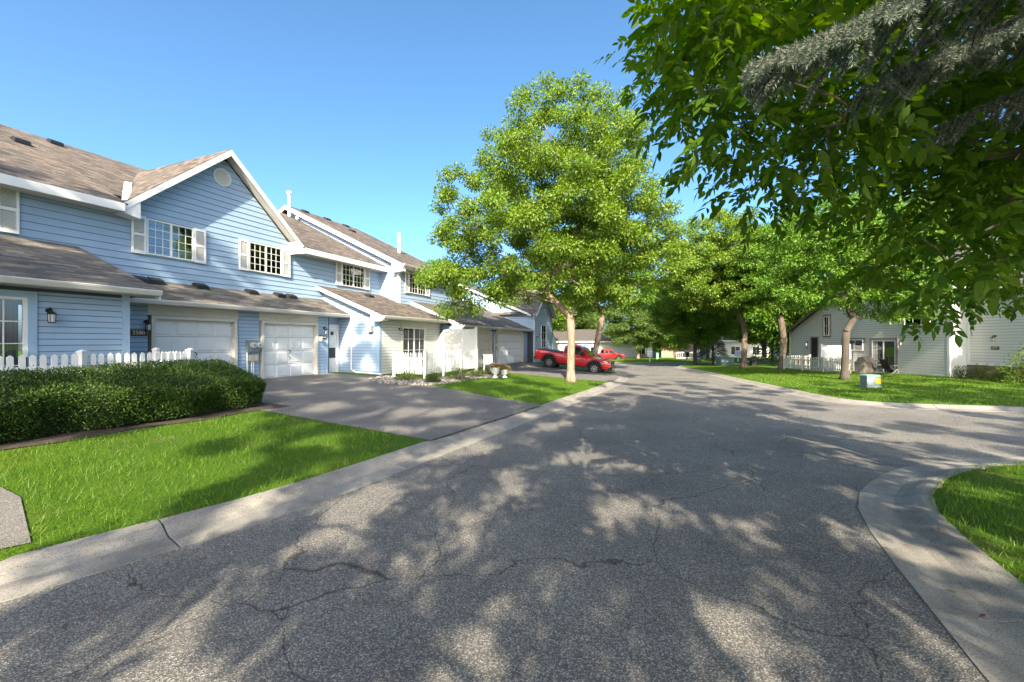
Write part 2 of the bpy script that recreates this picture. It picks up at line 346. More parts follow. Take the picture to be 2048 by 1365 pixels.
def ground():
    xs = np.concatenate([np.linspace(-160, -24, 18), np.arange(-22, -9, .4), np.arange(-9, 18, .2), np.arange(18, 32, .4), np.linspace(33, 170, 20)])
    ys = np.concatenate([np.linspace(-60, -8, 14), np.arange(-6, .5, .4), np.arange(.5, 30, .2), np.arange(30, 50, .4), np.linspace(51, 260, 24)])
    X, Y = np.meshgrid(xs, ys); x = X.ravel(); y = Y.ravel()
    z = height(x, y); d = dist(ROAD, x, y); ins = inside(ROAD, x, y)
    low = ins | (d < .55); z = np.where(low, base_z(y) - .08, z)
    for poly in (DRIVE_A, DRIVE_C, DRIVE_N): z = np.where(inside(poly, x, y) & (dist(poly, x, y) > .22), np.minimum(z, height(x, y) - .03), z)
    nx, ny = len(xs), len(ys); idx = np.arange(nx * ny).reshape(ny, nx)
    f = np.stack([idx[:-1, :-1], idx[:-1, 1:], idx[1:, 1:], idx[1:, :-1]], -1).reshape(-1, 4)
    me = bpy.data.meshes.new('lawn'); me.from_pydata(np.stack([x, y, z], 1).tolist(), [], f.tolist()); me.materials.append(M['lawn'])
    me.polygons.foreach_set('use_smooth', [True] * len(me.polygons))
    tag(link('lawn', me), kind='structure')
ground()
# road sheet
bm = bmesh.new(); vs = [bm.verts.new((x, y, float(base_z(y)))) for x, y in ROAD]; bm.faces.new(vs); bmesh.ops.triangulate(bm, faces=bm.faces)
me = bpy.data.meshes.new('road'); bm.to_mesh(me); bm.free(); me.materials.append(M['asphalt']); tag(link('road', me), kind='structure')
for nm, dp in (('driveway', DRIVE_A), ('driveway', DRIVE_C), ('driveway', DRIVE_N)): drive_sheet(nm, dp)
# curbs: swept segments of about 3 m with open joints
PROF = [(-.01, -.05), (-.01, .006), (.30, .016), (.37, .035), (.46, .080), (.53, .100), (.63, .104), (.64, -.05)]
def curb(name, line, seg=3.0, drops=()):
    root = bpy.data.objects.new(name, None); col.objects.link(root); tag(root, kind='structure')
    P = [Vector((*p, 0)) for p in line]; cum = [0]
    for a, b in zip(P, P[1:]): cum.append(cum[-1] + (b - a).length)
    def at(s):
        i = max(0, min(len(P) - 2, int(np.searchsorted(cum, s)) - 1)); t = (s - cum[i]) / max(1e-6, cum[i + 1] - cum[i]); return P[i].lerp(P[i + 1], t)
    def nrm(s): d = (at(min(s + .4, cum[-1])) - at(max(s - .4, 0))).normalized(); return Vector((-d.y, d.x, 0))
    # outward side = away from the road
    mid = cum[-1] * .45; q = at(mid) + nrm(mid) * .5; sg = -1 if inside(ROAD, np.array([q.x]), np.array([q.y]))[0] else 1
    s = 0
    while s < cum[-1] - .3:
        e = min(s + seg * random.uniform(.94, 1.06), cum[-1]); k = max(2, int((e - s) / .6) + 1); mb = MB(); base = at(s); o = 0; n = len(PROF)
        if at(.5 * (s + e)).length < 75:
            for j in range(k):
                ss = s + .008 + (e - s - .016) * j / (k - 1); p = at(ss); nn = nrm(ss) * sg
                for d, h in PROF:
                    q = p + nn * d
                    drop = .8 if any(inside(dp, np.array([(p + nn * 1.0).x]), np.array([(p + nn * 1.0).y]))[0] for dp in drops) else 1
                    mb.v.append((q.x - base.x, q.y - base.y, float(base_z(q.y)) - float(base_z(base.y)) + (h * drop if h > 0 else h)))
            for j in range(k - 1):
                for i in range(n - 1): mb.f.append((j * n + i, j * n + i + 1, (j + 1) * n + i + 1, (j + 1) * n + i))
            mb.f.append(tuple(range(n))); mb.f.append(tuple((k - 1) * n + i for i in range(n))[::-1])
            o = mb.build('curb_segment', M['concrete'], root); o.location = (base.x, base.y, float(base_z(base.y)) + random.uniform(-.002, .002))
        s = e
for ln, nm in ((EDGES[0], 'curb'), (EDGES[1], 'curb'), (EDGES[2], 'curb'), (EDGES[3], 'curb')): curb(nm, ln, drops=(DRIVE_A, DRIVE_C, DRIVE_N))

# ------------------------------------------------------------------ building kit (all coordinates local to the building's root)
class House:
    def __init__(s, name, label, u0, w0, z0, frame=None, siding='blue_siding'):
        if frame is None: loc = UW(u0, w0, z0); rz = math.pi / 2 - TH
        else: loc, rz = frame
        s.r = thing(name, label, 'house', loc, rz); s.o = Vector((u0, w0, z0)) if frame is None else Vector((0, 0, 0)); s.sid = siding; s.cache = {}
    def part(s, name, mb, m, parent=None, **k):
        if parent is None or parent is s.r:
            o = mb.build(name, M[m], s.r, **k); o.location = -s.o
        else: o = mb.build(name, M[m], parent, **k)
        return o
    def box(s, name, u0, u1, w0, w1, z0, z1, m, parent=None, **k): return s.part(name, MB().box(u0, u1, w0, w1, z0, z1), m, parent, **k)
    def boards(s, wall, face, a0, a1, z0, z1, plane, expo, m=None, clip=None):
        # face 'f': board runs along u on plane w; 's': runs along w on plane u (faces -u). clip(z)->(a0,a1)
        m = m or s.sid; z = z0
        while z < z1 - .03:
            h = min(expo, z1 - z); b0, b1 = clip(z) if clip else (a0, a1); t0, t1 = clip(z + h - .002) if clip else (a0, a1)
            b0, b1, t0, t1 = max(a0, b0), min(a1, b1), max(a0, t0), min(a1, t1)
            if b1 - b0 < .05: z += expo; continue
            t1 = max(t1, t0 + .01)
            key = (round(b1 - b0, 3), round(t0 - b0, 3), round(t1 - b0, 3), round(h, 3), m)
            if key not in s.cache:
                mb = MB(); L = b1 - b0; q0 = t0 - b0; q1 = t1 - b0
                mb.hexa([(0, -.024, 0), (L, -.024, 0), (L, .0, 0), (0, .0, 0), (q0, -.006, h - .012), (q1, -.006, h - .012), (q1, 0, h - .012), (q0, 0, h - .012)])
                s.cache[key] = mb.mesh('siding_board', M[m])
            if face == 'f': link('siding_board', s.cache[key], wall, (b0, plane, z))
            else:                                        # mirrored run: start at far end
                key2 = key + ('s',)
                if key2 not in s.cache:
                    mb = MB(); L = b1 - b0; q0 = b1 - t1; q1 = b1 - t0
                    mb.hexa([(0, -.024, 0), (L, -.024, 0), (L, 0, 0), (0, 0, 0), (q0, -.006, h - .012), (q1, -.006, h - .012), (q1, 0, h - .012), (q0, 0, h - .012)])
                    s.cache[key2] = mb.mesh('siding_board', M[m])
                link('siding_board', s.cache[key2], wall, (plane, b1, z), -math.pi / 2)
            z += expo
    def roof(s, name, quad, th=.05, m='shingle', parent=None):
        # quad: eave-left, eave-right, ridge-right, ridge-left (local coords); UV in metres
        a = [Vector(p) for p in quad]; ex = (a[1] - a[0]).normalized(); nn = ex.cross(a[3] - a[0]).normalized()
        if nn.z < 0: nn = -nn
        ey = nn.cross(ex)
        me = bpy.data.meshes.new(name); b = [p - nn * th for p in a]
        me.from_pydata([tuple(p) for p in a + b], [], [(0, 1, 2, 3), (7, 6, 5, 4), (0, 4, 5, 1), (1, 5, 6, 2), (2, 6, 7, 3), (3, 7, 4, 0)])
        uv = me.uv_layers.new(name='UVMap')
        for lp in me.loops:
            p = me.vertices[lp.vertex_index].co - a[0]; uv.data[lp.index].uv = (p.dot(ex), p.dot(ey))
        me.materials.append(M[m]); o = link(name, me, parent or s.r)
        if parent is None: o.location = -s.o
        return o
    def window(s, u0, u1, z0, z1, w, cols=3, rows=4, halves=2, shutters=True, curtain='curtain', trim='white_trim', casing=.0):
        fr = MB(); t = .045
        for a in ((u0, u1, z0, z0 + t), (u0, u1, z1 - t, z1)): fr.box(a[0], a[1], w - .05, w + .03, a[2], a[3])
        for x in (u0, u1 - t): fr.box(x, x + t, w - .05, w + .03, z0 + t, z1 - t)
        hw = (u1 - u0 - 2 * t) / halves
        for k in range(1, halves): fr.box(u0 + t + k * hw - .03, u0 + t + k * hw + .03, w - .045, w + .03, z0 + t, z1 - t)
        win = s.part('window', fr, trim)
        cells = []
        for k in range(halves):
            x0 = u0 + t + k * hw + (.03 if k else 0); x1 = u0 + t + (k + 1) * hw - (.03 if k < halves - 1 else 0)
            mb = MB()
            for i in range(1, cols): x = x0 + (x1 - x0) * i / cols; mb.box(x - .009, x + .009, w - .022, w - .006, z0 + t, z1 - t)
            for j in range(1, rows): z = z0 + t + (z1 - z0 - 2 * t) * j / rows; mb.box(x0, x1, w - .0235, w - .0045, z - .009, z + .009)
            if mb.v: s.part('muntin', mb, trim, win)
            for i in range(cols):
                for j in range(rows): cells.append((x0 + (x1 - x0) * i / cols, x0 + (x1 - x0) * (i + 1) / cols, z0 + t + (z1 - z0 - 2 * t) * j / rows, z0 + t + (z1 - z0 - 2 * t) * (j + 1) / rows))
        for c_ in cells:
            key = ('pane', round(c_[1] - c_[0], 3), round(c_[3] - c_[2], 3))
            if key not in s.cache: s.cache[key] = MB().box(.004, c_[1] - c_[0] - .004, 0, .004, .004, c_[3] - c_[2] - .004).mesh('pane', M['glass'])
            o = link('pane', s.cache[key], win, (c_[0], w - .012, c_[2])); o.rotation_euler = (R(random.uniform(-.25, .25)), 0, R(random.uniform(-.25, .25)))
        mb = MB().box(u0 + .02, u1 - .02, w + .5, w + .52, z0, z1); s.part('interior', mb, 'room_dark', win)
        if curtain:
            mb = MB()
            for side in range(halves):
                x0 = u0 + t + side * hw; n = 10; wd = hw * (.8 if side == 0 else .42)
                for i in range(n): a = x0 + wd * i / n; mb.hexa([(a, w + .10 + .02 * (i % 2), z0), (a + wd / n, w + .10 + .02 * ((i + 1) % 2), z0), (a + wd / n, w + .125 + .02 * ((i + 1) % 2), z0), (a, w + .125 + .02 * (i % 2), z0), (a, w + .10 + .02 * (i % 2), z1), (a + wd / n, w + .10 + .02 * ((i + 1) % 2), z1), (a + wd / n, w + .125 + .02 * ((i + 1) % 2), z1), (a, w + .125 + .02 * (i % 2), z1)])
            s.part('curtain', mb, curtain, win)
        if shutters:
            for x0, x1 in ((u0 - .40, u0 - .015), (u1 + .015, u1 + .40)):
                if shutters == 'right' and x0 < u0: continue
                mb = MB(); f = .055; zz0, zz1 = z0 - .02, z1 + .03
                for x in (x0, x1 - f): mb.box(x, x + f, w - .06, w - .02, zz0, zz1)
                for z in (zz0, (zz0 + zz1) / 2 - .04, zz1 - .09): mb.box(x0 + f, x1 - f, w - .06, w - .02, z, z + .09)
                sh = s.part('shutter', mb, 'cream_trim' if shutters == 'cream' else 'white_trim')
                lv = MB(); z = zz0 + .10
                while z < zz1 - .11:
                    if abs(z - (zz0 + zz1) / 2) > .06: lv.hexa([(x0 + f, w - .052, z), (x1 - f, w - .052, z), (x1 - f, w - .03, z + .022), (x0 + f, w - .03, z + .022), (x0 + f, w - .048, z - .003), (x1 - f, w - .048, z - .003), (x1 - f, w - .026, z + .026), (x0 + f, w - .026, z + .026)])
                    z += .032
                s.part('louvers', lv, 'louver', sh)
        return win
    def garage_door(s, u0, u1, z0, z1, w, cols=4, rows=4, handle=True, hcol='garage_white'):
        t = .10
        mb = MB().box(u0 - t, u0, w - .20, w + .02, z0, z1 + t).box(u1, u1 + t, w - .20, w + .02, z0, z1 + t).box(u0, u1, w - .20, w + .02, z1, z1 + t)
        s.part('garage_door_frame', mb, 'cream_trim')
        d = s.box('garage_door', u0 + .003, u1 - .003, w, w + .04, z0, z1 - .003, 'black')
        ph = (z1 - z0) / rows; pw = (u1 - u0) / cols
        for j in range(rows):
            s.box('door_section', u0 + .004, u1 - .004, w - .02, w - .001, z0 + j * ph + .005, z0 + (j + 1) * ph - .005, hcol, d)
        key = ('panel', round(pw, 3), round(ph, 3), hcol)
        if key not in s.cache:
            m1 = .055; m2 = .10; y0, y1 = -.021, -.040; x0, x1, q0, q1 = m1, pw - m1, m1, ph - m1
            mb = MB().hexa([(x0, y0, q0), (x1, y0, q0), (x1, y0, q1), (x0, y0, q1), (x0 + .03, y1, q0 + .03), (x1 - .03, y1, q0 + .03), (x1 - .03, y1, q1 - .03), (x0 + .03, y1, q1 - .03)])
            s.cache[key] = mb.mesh('panel', M[hcol])
        for i in range(cols):
            for j in range(rows): link('panel', s.cache[key], d, (u0 + i * pw, w, z0 + j * ph))
        if handle:
            mb = MB(); uc = (u0 + u1) / 2
            for zc in (z0 + 1.0, z0 + .74): mb.tube([(uc - .03, w - .04, zc + .09), (uc + .02, w - .07, zc + .06), (uc + .03, w - .07, zc), (uc, w - .045, zc - .06)], .014, 6)
            s.part('door_handle', mb, 'black', d)
        return d
    def lantern(s, u, z, w):
        mb = MB().tube([(u, w - .002, z + .10), (u, w - .03, z + .10)], .05, 10); mb.tube([(u, w - .03, z + .10), (u, w - .09, z + .16), (u, w - .15, z + .12), (u, w - .15, z + .05)], .014, 6)
        mb.lathe([(.02, .08), (.075, .035), (.08, .02), (.07, .015)], 8, (u, w - .15, z)); mb.lathe([(.055, -.17), (.06, -.155), (.06, -.15)], 8, (u, w - .15, z))
        for k in range(4): a = math.pi / 4 + k * math.pi / 2; mb.tube([(u + .062 * math.cos(a), w - .15 + .062 * math.sin(a), z - .155), (u + .07 * math.cos(a), w - .15 + .07 * math.sin(a), z + .02)], .007, 4)
        o = s.part('wall_lantern', mb, 'black'); s.part('lantern_glass', MB().lathe([(.045, -.15), (.055, .015)], 8, (u, w - .15, z)), 'lamp_glass', o)
    def number(s, text, u, z, w, h=.13, bw=.34):
        o = s.box('number_plate', u - bw / 2, u + bw / 2, w - .05, w - .03, z - h / 2 - .03, z + h / 2 + .03, 'number_plate')
        cu = bpy.data.curves.new('numerals', 'FONT'); cu.body = text; cu.size = h * 1.2; cu.extrude = .004; cu.align_x = 'CENTER'; cu.align_y = 'CENTER'
        t = bpy.data.objects.new('tmp', cu); col.objects.link(t); dg = bpy.context.evaluated_depsgraph_get(); me = bpy.data.meshes.new_from_object(t.evaluated_get(dg)); bpy.data.objects.remove(t)
        me.materials.clear(); me.materials.append(M['numerals']); q = link('numerals', me, o, (u, w - .055, z)); q.rotation_euler = (R(90), 0, 0)
    def gutter(s, u0, u1, w, z):
        mb = MB().prism([(u0, w, z), (u0, w - .10, z), (u0, w - .12, z - .03), (u0, w - .085, z - .12), (u0, w, z - .12)], (u1 - u0, 0, 0)); s.part('gutter', mb, 'gutter')
        s.part('gutter_lip', MB().tube([(u0, w - .115, z - .002), (u1, w - .115, z - .002)], .011, 6), 'white_trim')
    def rake(s, p0, p1, d=(0.03, 0, 0), h=.2, m='white_trim'):
        p0, p1 = Vector(p0), Vector(p1); s.part('fascia', MB().prism([p0, p1, p1 - Vector((0, 0, h)), p0 - Vector((0, 0, h))], d), m)
    def downspout(s, pts, m='white_trim'): s.part('downspout', MB().tube(pts, .045, 4), m)

# ================================================================== near terrace house
A = House('townhouse', 'blue two-storey townhouse with front gable, two white garage doors and the plate 2580', 11, 14.84, .3)
W, G, FZ = 16.04, 14.84, .30
LPW = 12.65                                              # wall of the left porch block
# walls
A_up = A.part('upper_wall', MB().box(-7, 19.5, W, W + .2, 2.7, 5.75).prism([(7.55, W, 5.75), (13.65, W, 5.75), (10.6, W, 8.6)], (0, .2, 0)), 'siding_shadow_backing')
EX, EXL = .205, .133
zb = 3.05
A.boards(A_up, 'f', -3, 19.42, zb, 5.71, W, EX)
def gclip(z): k = (z - 5.77) / .93; return 7.50 + k, 13.70 - k
A.boards(A_up, 'f', 7.5, 13.7, zb + EX * math.ceil((5.71 - zb) / EX), 8.5, W, EX, clip=gclip)
A_g = A.part('garage_wall', MB().box(6.9, 7.60, G, G + .15, .1, 2.9).box(10.36, 11.17, G, G + .15, .1, 2.9).box(13.92, 14.55, G, G + .15, .1, 2.9).box(6.9, 14.55, G + .1, G + .16, 2.56, 2.95), 'siding_shadow_backing')
for a, b in ((6.95, 7.60), (10.36, 11.17), (13.92, 14.38)): A.boards(A_g, 'f', a, b, FZ - .05, 2.85, G, EXL)
A.box('corner_post', 14.38, 14.47, G - .03, G + .1, FZ - .1, 2.85, 'blue_trim'); A.box('corner_post', 6.9, 6.99, G - .03, G + .1, FZ - .1, 2.85, 'blue_trim')
A.garage_door(7.77, 10.20, FZ, FZ + 2.12, G + .12); A.garage_door(11.33, 13.77, FZ, FZ + 2.12, G + .12)
for a, b in ((7.6, 10.36), (11.17, 13.92)): A.box('door_header', a, b, G - .02, G + .09, 2.53, 2.83, 'cream_trim')
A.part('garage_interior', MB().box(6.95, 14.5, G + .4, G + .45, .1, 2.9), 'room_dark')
A.box('door_bell', 13.90, 13.96, G - .22, G - .09, 1.75, 1.93, 'white_vinyl')
# entry door in the recess
A.part('entry_wall', MB().box(14.47, 15.35, G + .25, G + .35, .1, 2.9), 'blue_trim')
ed = A.part('entry_door', MB().box(14.50, 14.58, G + .15, G + .25, FZ, 2.50).box(15.18, 15.27, G + .15, G + .25, FZ, 2.50).box(14.58, 15.18, G + .15, G + .25, 2.40, 2.50).box(14.585, 15.175, G + .19, G + .24, FZ + .02, 2.395), 'white_trim')
A.box('screen_glass', 14.66, 15.10, G + .17, G + .188, 1.50, 2.28, 'lamp_glass', ed); A.box('door_screen', 14.66, 15.10, G + .17, G + .188, .98, 1.45, 'screen', ed)
A.box('door_window', 14.80, 14.96, G + .155, G + .168, 2.02, 2.18, 'black', ed)
A.box('door_step', 14.5, 15.25, G - .1, G + .25, .12, FZ - .02, 'concrete')
# left porch block
A_l = A.part('porch_wall', MB().box(-3, 2.55, LPW, LPW + .15, .1, 2.9).box(4.48, 6.08, LPW, LPW + .15, .1, 2.9).box(2.55, 4.48, LPW, LPW + .15, 2.66, 2.9).box(5.94, 6.08, LPW + .15, 16, .1, 2.9), 'siding_shadow_backing')
A.boards(A_l, 'f', 4.50, 5.95, .2, 2.80, LPW, EXL); A.boards(A_l, 'f', -2.9, 2.5, .2, 2.80, LPW, EXL)
A.box('corner_post', 5.95, 6.10, LPW - .03, LPW + .05, .1, 2.86, 'blue_trim')
pd = A.part('patio_door', MB().box(2.42, 2.55, LPW - .04, LPW + .05, .25, 2.78).box(4.35, 4.49, LPW - .04, LPW + .05, .25, 2.78).box(2.55, 4.35, LPW - .04, LPW + .05, 2.65, 2.78), 'blue_trim')
A.part('door_frame', MB().box(2.55, 2.61, LPW - .02, LPW + .04, .3, 2.65).box(4.29, 4.35, LPW - .02, LPW + .04, .3, 2.65).box(2.61, 4.29, LPW - .02, LPW + .04, 2.59, 2.65).box(3.42, 3.48, LPW - .02, LPW + .04, .3, 2.59), 'white_trim', pd)
mb = MB()
for x in (2.9, 3.16, 3.75, 4.02): mb.box(x - .01, x + .01, LPW - .005, LPW + .008, .35, 2.59)
for z in (.8, 1.25, 1.7, 2.15): mb.box(2.61, 4.29, LPW - .006, LPW + .009, z - .01, z + .01)
A.part('muntin', mb, 'white_trim', pd); A.box('pane', 2.61, 4.29, LPW + .012, LPW + .018, .35, 2.59, 'glass', pd); A.box('interior', 2.5, 4.4, LPW + .6, LPW + .65, .2, 2.7, 'room_dark', pd)
mb = MB()
for k in range(18): mb.box(2.62 + k * .093, 2.62 + k * .093 + .075, LPW + .12 + .03 * (k % 2), LPW + .13 + .03 * (k % 2), .35, 2.6)
A.part('vertical_blind', mb, 'blind', pd); A.box('handle', 4.30, 4.33, LPW - .06, LPW - .02, 1.2, 1.42, 'black', pd)
# windows, vent, lamps, plates
for a, b in ((8.16, 9.57), (11.6, 13.08), (16.5, 18.1)): A.window(a, b, 4.53, 5.68, W - .03)
A.window(3.4, 4.95, 4.53, 5.68, W - .03)
vt = A.part('gable_vent', MB().prism([(10.58 + .33 * math.cos(t), W - .055, 7.84 + .33 * math.sin(t)) for t in [k * math.pi / 12 for k in range(24)]], (0, .04, 0)), 'white_trim')
for k in range(-5, 6):
    z = 7.84 + k * .048; hw = math.sqrt(max(0, .27 ** 2 - (k * .048) ** 2))
    if hw > .08: A.part('slat', MB().hexa([(10.58 - hw, W - .075, z - .02), (10.58 + hw, W - .075, z - .02), (10.58 + hw, W - .056, z + .012), (10.58 - hw, W - .056, z + .012), (10.58 - hw, W - .070, z - .022), (10.58 + hw, W - .070, z - .022), (10.58 + hw, W - .050, z + .012), (10.58 - hw, W - .050, z + .012)]), 'cream_trim', vt)
A.lantern(7.54, 2.22, G - .02); A.lantern(14.22, 2.22, G - .02); A.lantern(4.66, 2.3, LPW - .02)
A.number('2580', 7.36, 1.99, G, .13, .42); A.number('2578', 14.16, 1.93, G, .12, .36)
mt = A.box('meter_box', 10.62, 11.08, G - .16, G - .025, 1.35, 1.78, 'utility_blue')
for x in (10.80, 11.02): A.part('meter_dial', MB().tube([(x, G - .165, 1.6), (x, G - .27, 1.6)], .095, 16), 'white_vinyl', mt); A.part('meter_face', MB().tube([(x, G - .271, 1.6), (x, G - .285, 1.6)], .05, 12), 'grey_metal', mt)
for x in (10.72, 10.90): A.box('junction_box', x, x + .16, G - .12, G - .025, 1.02, 1.24, 'beige_box')
A.part('conduit', MB().tube([(10.66, G - .07, 1.35), (10.66, G - .07, .2)], .03, 6).tube([(10.83, G - .07, 1.02), (10.83, G - .07, .2)], .02, 6).tube([(10.9, G - .07, 1.02), (10.9, G - .07, .2)], .02, 6), 'white_trim')
# roofs
ez, pm = 5.86, .50
def mz(w): return ez + pm * (w - 15.5)
mr = A.roof('roof', [(-7, 15.5, mz(15.5)), (7.45, 15.5, mz(15.5)), (7.45, 23, mz(23)), (-7, 23, mz(23))])
A.roof('roof', [(7.45, 16.3, mz(16.3)), (13.75, 16.3, mz(16.3)), (13.75, 23, mz(23)), (7.45, 23, mz(23))])
A.roof('roof', [(13.75, 15.5, mz(15.5)), (19.42, 15.5, mz(15.5)), (19.42, 23, mz(23)), (13.75, 23, mz(23))])
A.roof('roof', [(19.4, 30.5, mz(15.5)), (-7, 30.5, mz(15.5)), (-7, 23, mz(23)), (19.4, 23, mz(23))])
gz = 8.82; ge = 5.90; gl, gm, gr2 = 7.36, 10.6, 13.84
A.roof('gable_roof', [(gl, 21.9, ge), (gl, 15.56, ge), (gm, 15.56, gz), (gm, 21.9, gz)])
A.roof('gable_roof', [(gr2, 15.56, ge), (gr2, 21.9, ge), (gm, 21.9, gz), (gm, 15.56, gz)])
A.part('valley_flashing', MB().prism([(gl - .02, 15.62, ge + .045), (gl + .22, 15.62, ge + .12), (9.0, 18.5, 7.43), (8.8, 18.55, 7.42)], (0, 0, .02)), 'white_trim')
for e in (gl, gr2):
    sg = 1 if e < gm else -1
    A.rake((e, 15.52, ge - .03), (gm, 15.52, gz - .03), (0, .03, 0), .22)
    A.part('soffit', MB().prism([(e, 15.56, ge - .11), (gm, 15.56, gz - .11), (gm, 16.02, gz - .11), (e, 16.02, ge - .11)], (0, 0, -.012)), 'soffit')
    x0, x1 = (e, e + .55) if sg > 0 else (e - .55, e)
    A.part('eave_return', MB().prism([(e, 15.535, ge - .22), (e + sg * .42, 15.535, ge - .22 + .33), (e + sg * .42, 15.535, ge - .40), (e, 15.535, ge - .32)], (0, .48, 0)), 'white_trim')
for a, b in ((-7, 7.36), (13.84, 19.42)):
    A.box('eave_fascia', a, b, 15.46, 15.5, ez - .26, ez - .02, 'white_trim'); A.box('eave_soffit', a, b, 15.5, W - .03, ez - .25, ez - .235, 'soffit')
# skirt roof over the garages, porch roof on the left
st = 3.72; sg0 = 2.96
A.roof('garage_roof', [(6.5, 14.36, sg0), (15.32, 14.36, sg0), (15.32, W, st), (6.5, W, st)], m='shingle_grey')
A.gutter(6.9, 15.30, 14.37, sg0 - .01); A.box('garage_soffit', 6.6, 15.3, 14.36, G + .15, 2.82, 2.835, 'soffit')
pz0, pz1 = 3.0, 4.44
A.roof('porch_roof', [(-4, 12.16, pz0), (6.52, 12.16, pz0), (6.52, W, pz1), (-4, W, pz1)], m='shingle_grey')
A.gutter(-4, 6.5, 12.17, pz0 - .01); A.box('porch_soffit', -4, 6.45, 12.17, LPW + .1, 2.86, 2.875, 'soffit')
A.rake((6.50, 12.18, pz0 - .045), (6.50, W, pz1 - .045), (.03, 0, 0), .18); A.part('rake_wall', MB().prism([(6.4, LPW, 2.86), (6.4, W, 2.86), (6.4, W, pz1 - .1), (6.4, LPW, pz0 + .08)], (.06, 0, 0)), 'blue_trim')
# roof fittings
def vent_cap(h, u, w, z):
    h.part('roof_vent', MB().hexa([(u - .2, w - .16, z - .06), (u + .2, w - .16, z - .06), (u + .2, w + .2, z + .10), (u - .2, w + .2, z + .10), (u - .17, w - .14, z + .06), (u + .17, w - .14, z + .06), (u + .17, w + .1, z + .16), (u - .17, w + .1, z + .16)]), 'black')
def on_roof(px_, py_, ee, ww, pp):                       # pixel -> point on a street-facing roof plane
    t = (px_ - 1024) / F; best = None
    for w in np.arange(ww, ww + 8, .02):
        u = w * (C + S * t) / (S - C * t); z = HC + (682.5 - py_) / F * (C * u + S * w)
        if abs(z - (ee + pp * (w - ww))) < .02: return u, w, z
    return None
for p in ((42, 285), (111, 288)):
    q = on_roof(*p, ez, 15.5, pm)
    if q: vent_cap(A, *q)
A.part('vent_pipe', MB().tube([(6.3, 22.4, 9.2), (6.3, 22.4, 10.05)], .07, 8), 'grey_metal')
for p in ((278, 557), (308, 561), (399, 572), (501, 584), (557, 591), (580, 593)):
    t = (p[0] - 1024) / F; u = 15.9 * (C + S * t) / (S - C * t); vent_cap(A, u, 15.82, sg0 + .463 * (15.82 - 14.36) + .0)

# ================================================================== second terrace house (steps forward)
B = House('townhouse', 'pale-sided townhouse stepping forward behind the picket fence, with a sliding patio door', 17.5, 12.7, .28, siding='blue_siding')
BU, BW, BE = 19.42, 14.74, 24.9
PW, PU = 12.72, 15.35
b_z, b_p = 5.97, .483
def bz(w): return b_z + b_p * (w - 14.28)
B_s = B.part('side_wall', MB().prism([(BU, BW, 2.7), (BU, 23, 2.7), (BU, 23, bz(23) - .12), (BU, BW, bz(BW) - .12)], (.2, 0, 0)), 'siding_shadow_backing')
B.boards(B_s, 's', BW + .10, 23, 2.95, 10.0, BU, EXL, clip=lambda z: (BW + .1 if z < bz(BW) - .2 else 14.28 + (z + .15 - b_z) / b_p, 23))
B_f = B.part('front_wall', MB().box(BU + .2, BE, BW, BW + .2, 2.7, 5.85), 'siding_shadow_backing'); B.boards(B_f, 'f', BU + .12, BE, 3.0, 5.78, BW, .197)
B.box('corner_post', BU - .03, BU + .11, BW - .03, BW + .1, 3.0, 5.8, 'white_trim'); B.box('end_wall', BE, BE + .15, BW, 23, .1, 5.8, 'blue_trim')
B.window(20.28, 21.96, 4.50, 5.66, BW - .03)
B.roof('roof', [(19.08, 14.28, bz(14.28)), (25.2, 14.28, bz(14.28)), (25.2, 23, bz(23)), (19.08, 23, bz(23))])
B.roof('roof', [(25.2, 31.7, bz(14.28)), (19.08, 31.7, bz(14.28)), (19.08, 23, bz(23)), (25.2, 23, bz(23))])
B.rake((19.05, 14.26, bz(14.28) - .03), (19.05, 23.02, bz(23) - .03), (.035, 0, 0), .25); B.rake((19.05, 31.7, bz(14.28) - .03), (19.05, 23.02, bz(23) - .03), (.035, 0, 0), .25)
B.part('rake_soffit', MB().prism([(19.08, 14.3, bz(14.3) - .15), (19.4, 14.3, bz(14.3) - .15), (19.4, 23, bz(23) - .15), (19.08, 23, bz(23) - .15)], (0, 0, -.012)), 'soffit')
B.part('eave_return', MB().prism([(19.05, 14.26, bz(14.28) - .26), (19.05, 14.95, bz(14.95) - .27), (19.05, 14.95, 5.50), (19.05, 14.26, 5.55)], (.34, 0, 0)), 'white_trim')
B.box('eave_fascia', 19.1, 25.2, 14.24, 14.28, b_z - .24, b_z - .02, 'white_trim'); B.box('eave_soffit', 19.1, 25.2, 14.28, BW - .03, b_z - .23, b_z - .215, 'soffit'); B.gutter(19.1, 25.2, 14.24, b_z - .02)
B.part('flue_pipe', MB().tube([(19.0, 22.6, 9.2), (19.0, 22.6, 10.8)], .085, 10).lathe([(.13, 0), (.16, .06), (.16, .16), (.05, .2)], 10, (19.0, 22.6, 10.75)), 'white_trim')
B.part('flue_pipe', MB().tube([(23.2, 17.6, 7.4), (23.2, 17.6, 8.9)], .09, 10), 'white_trim'); B.box('utility_box', 19.25, 19.41, 22.1, 22.35, 9.25, 9.6, 'white_vinyl')
for u_, w_ in ((20.2, 22.6), (21.9, 22.5), (22.2, 20.6), (23.4, 22.3)): vent_cap(B, u_, w_, bz(w_))
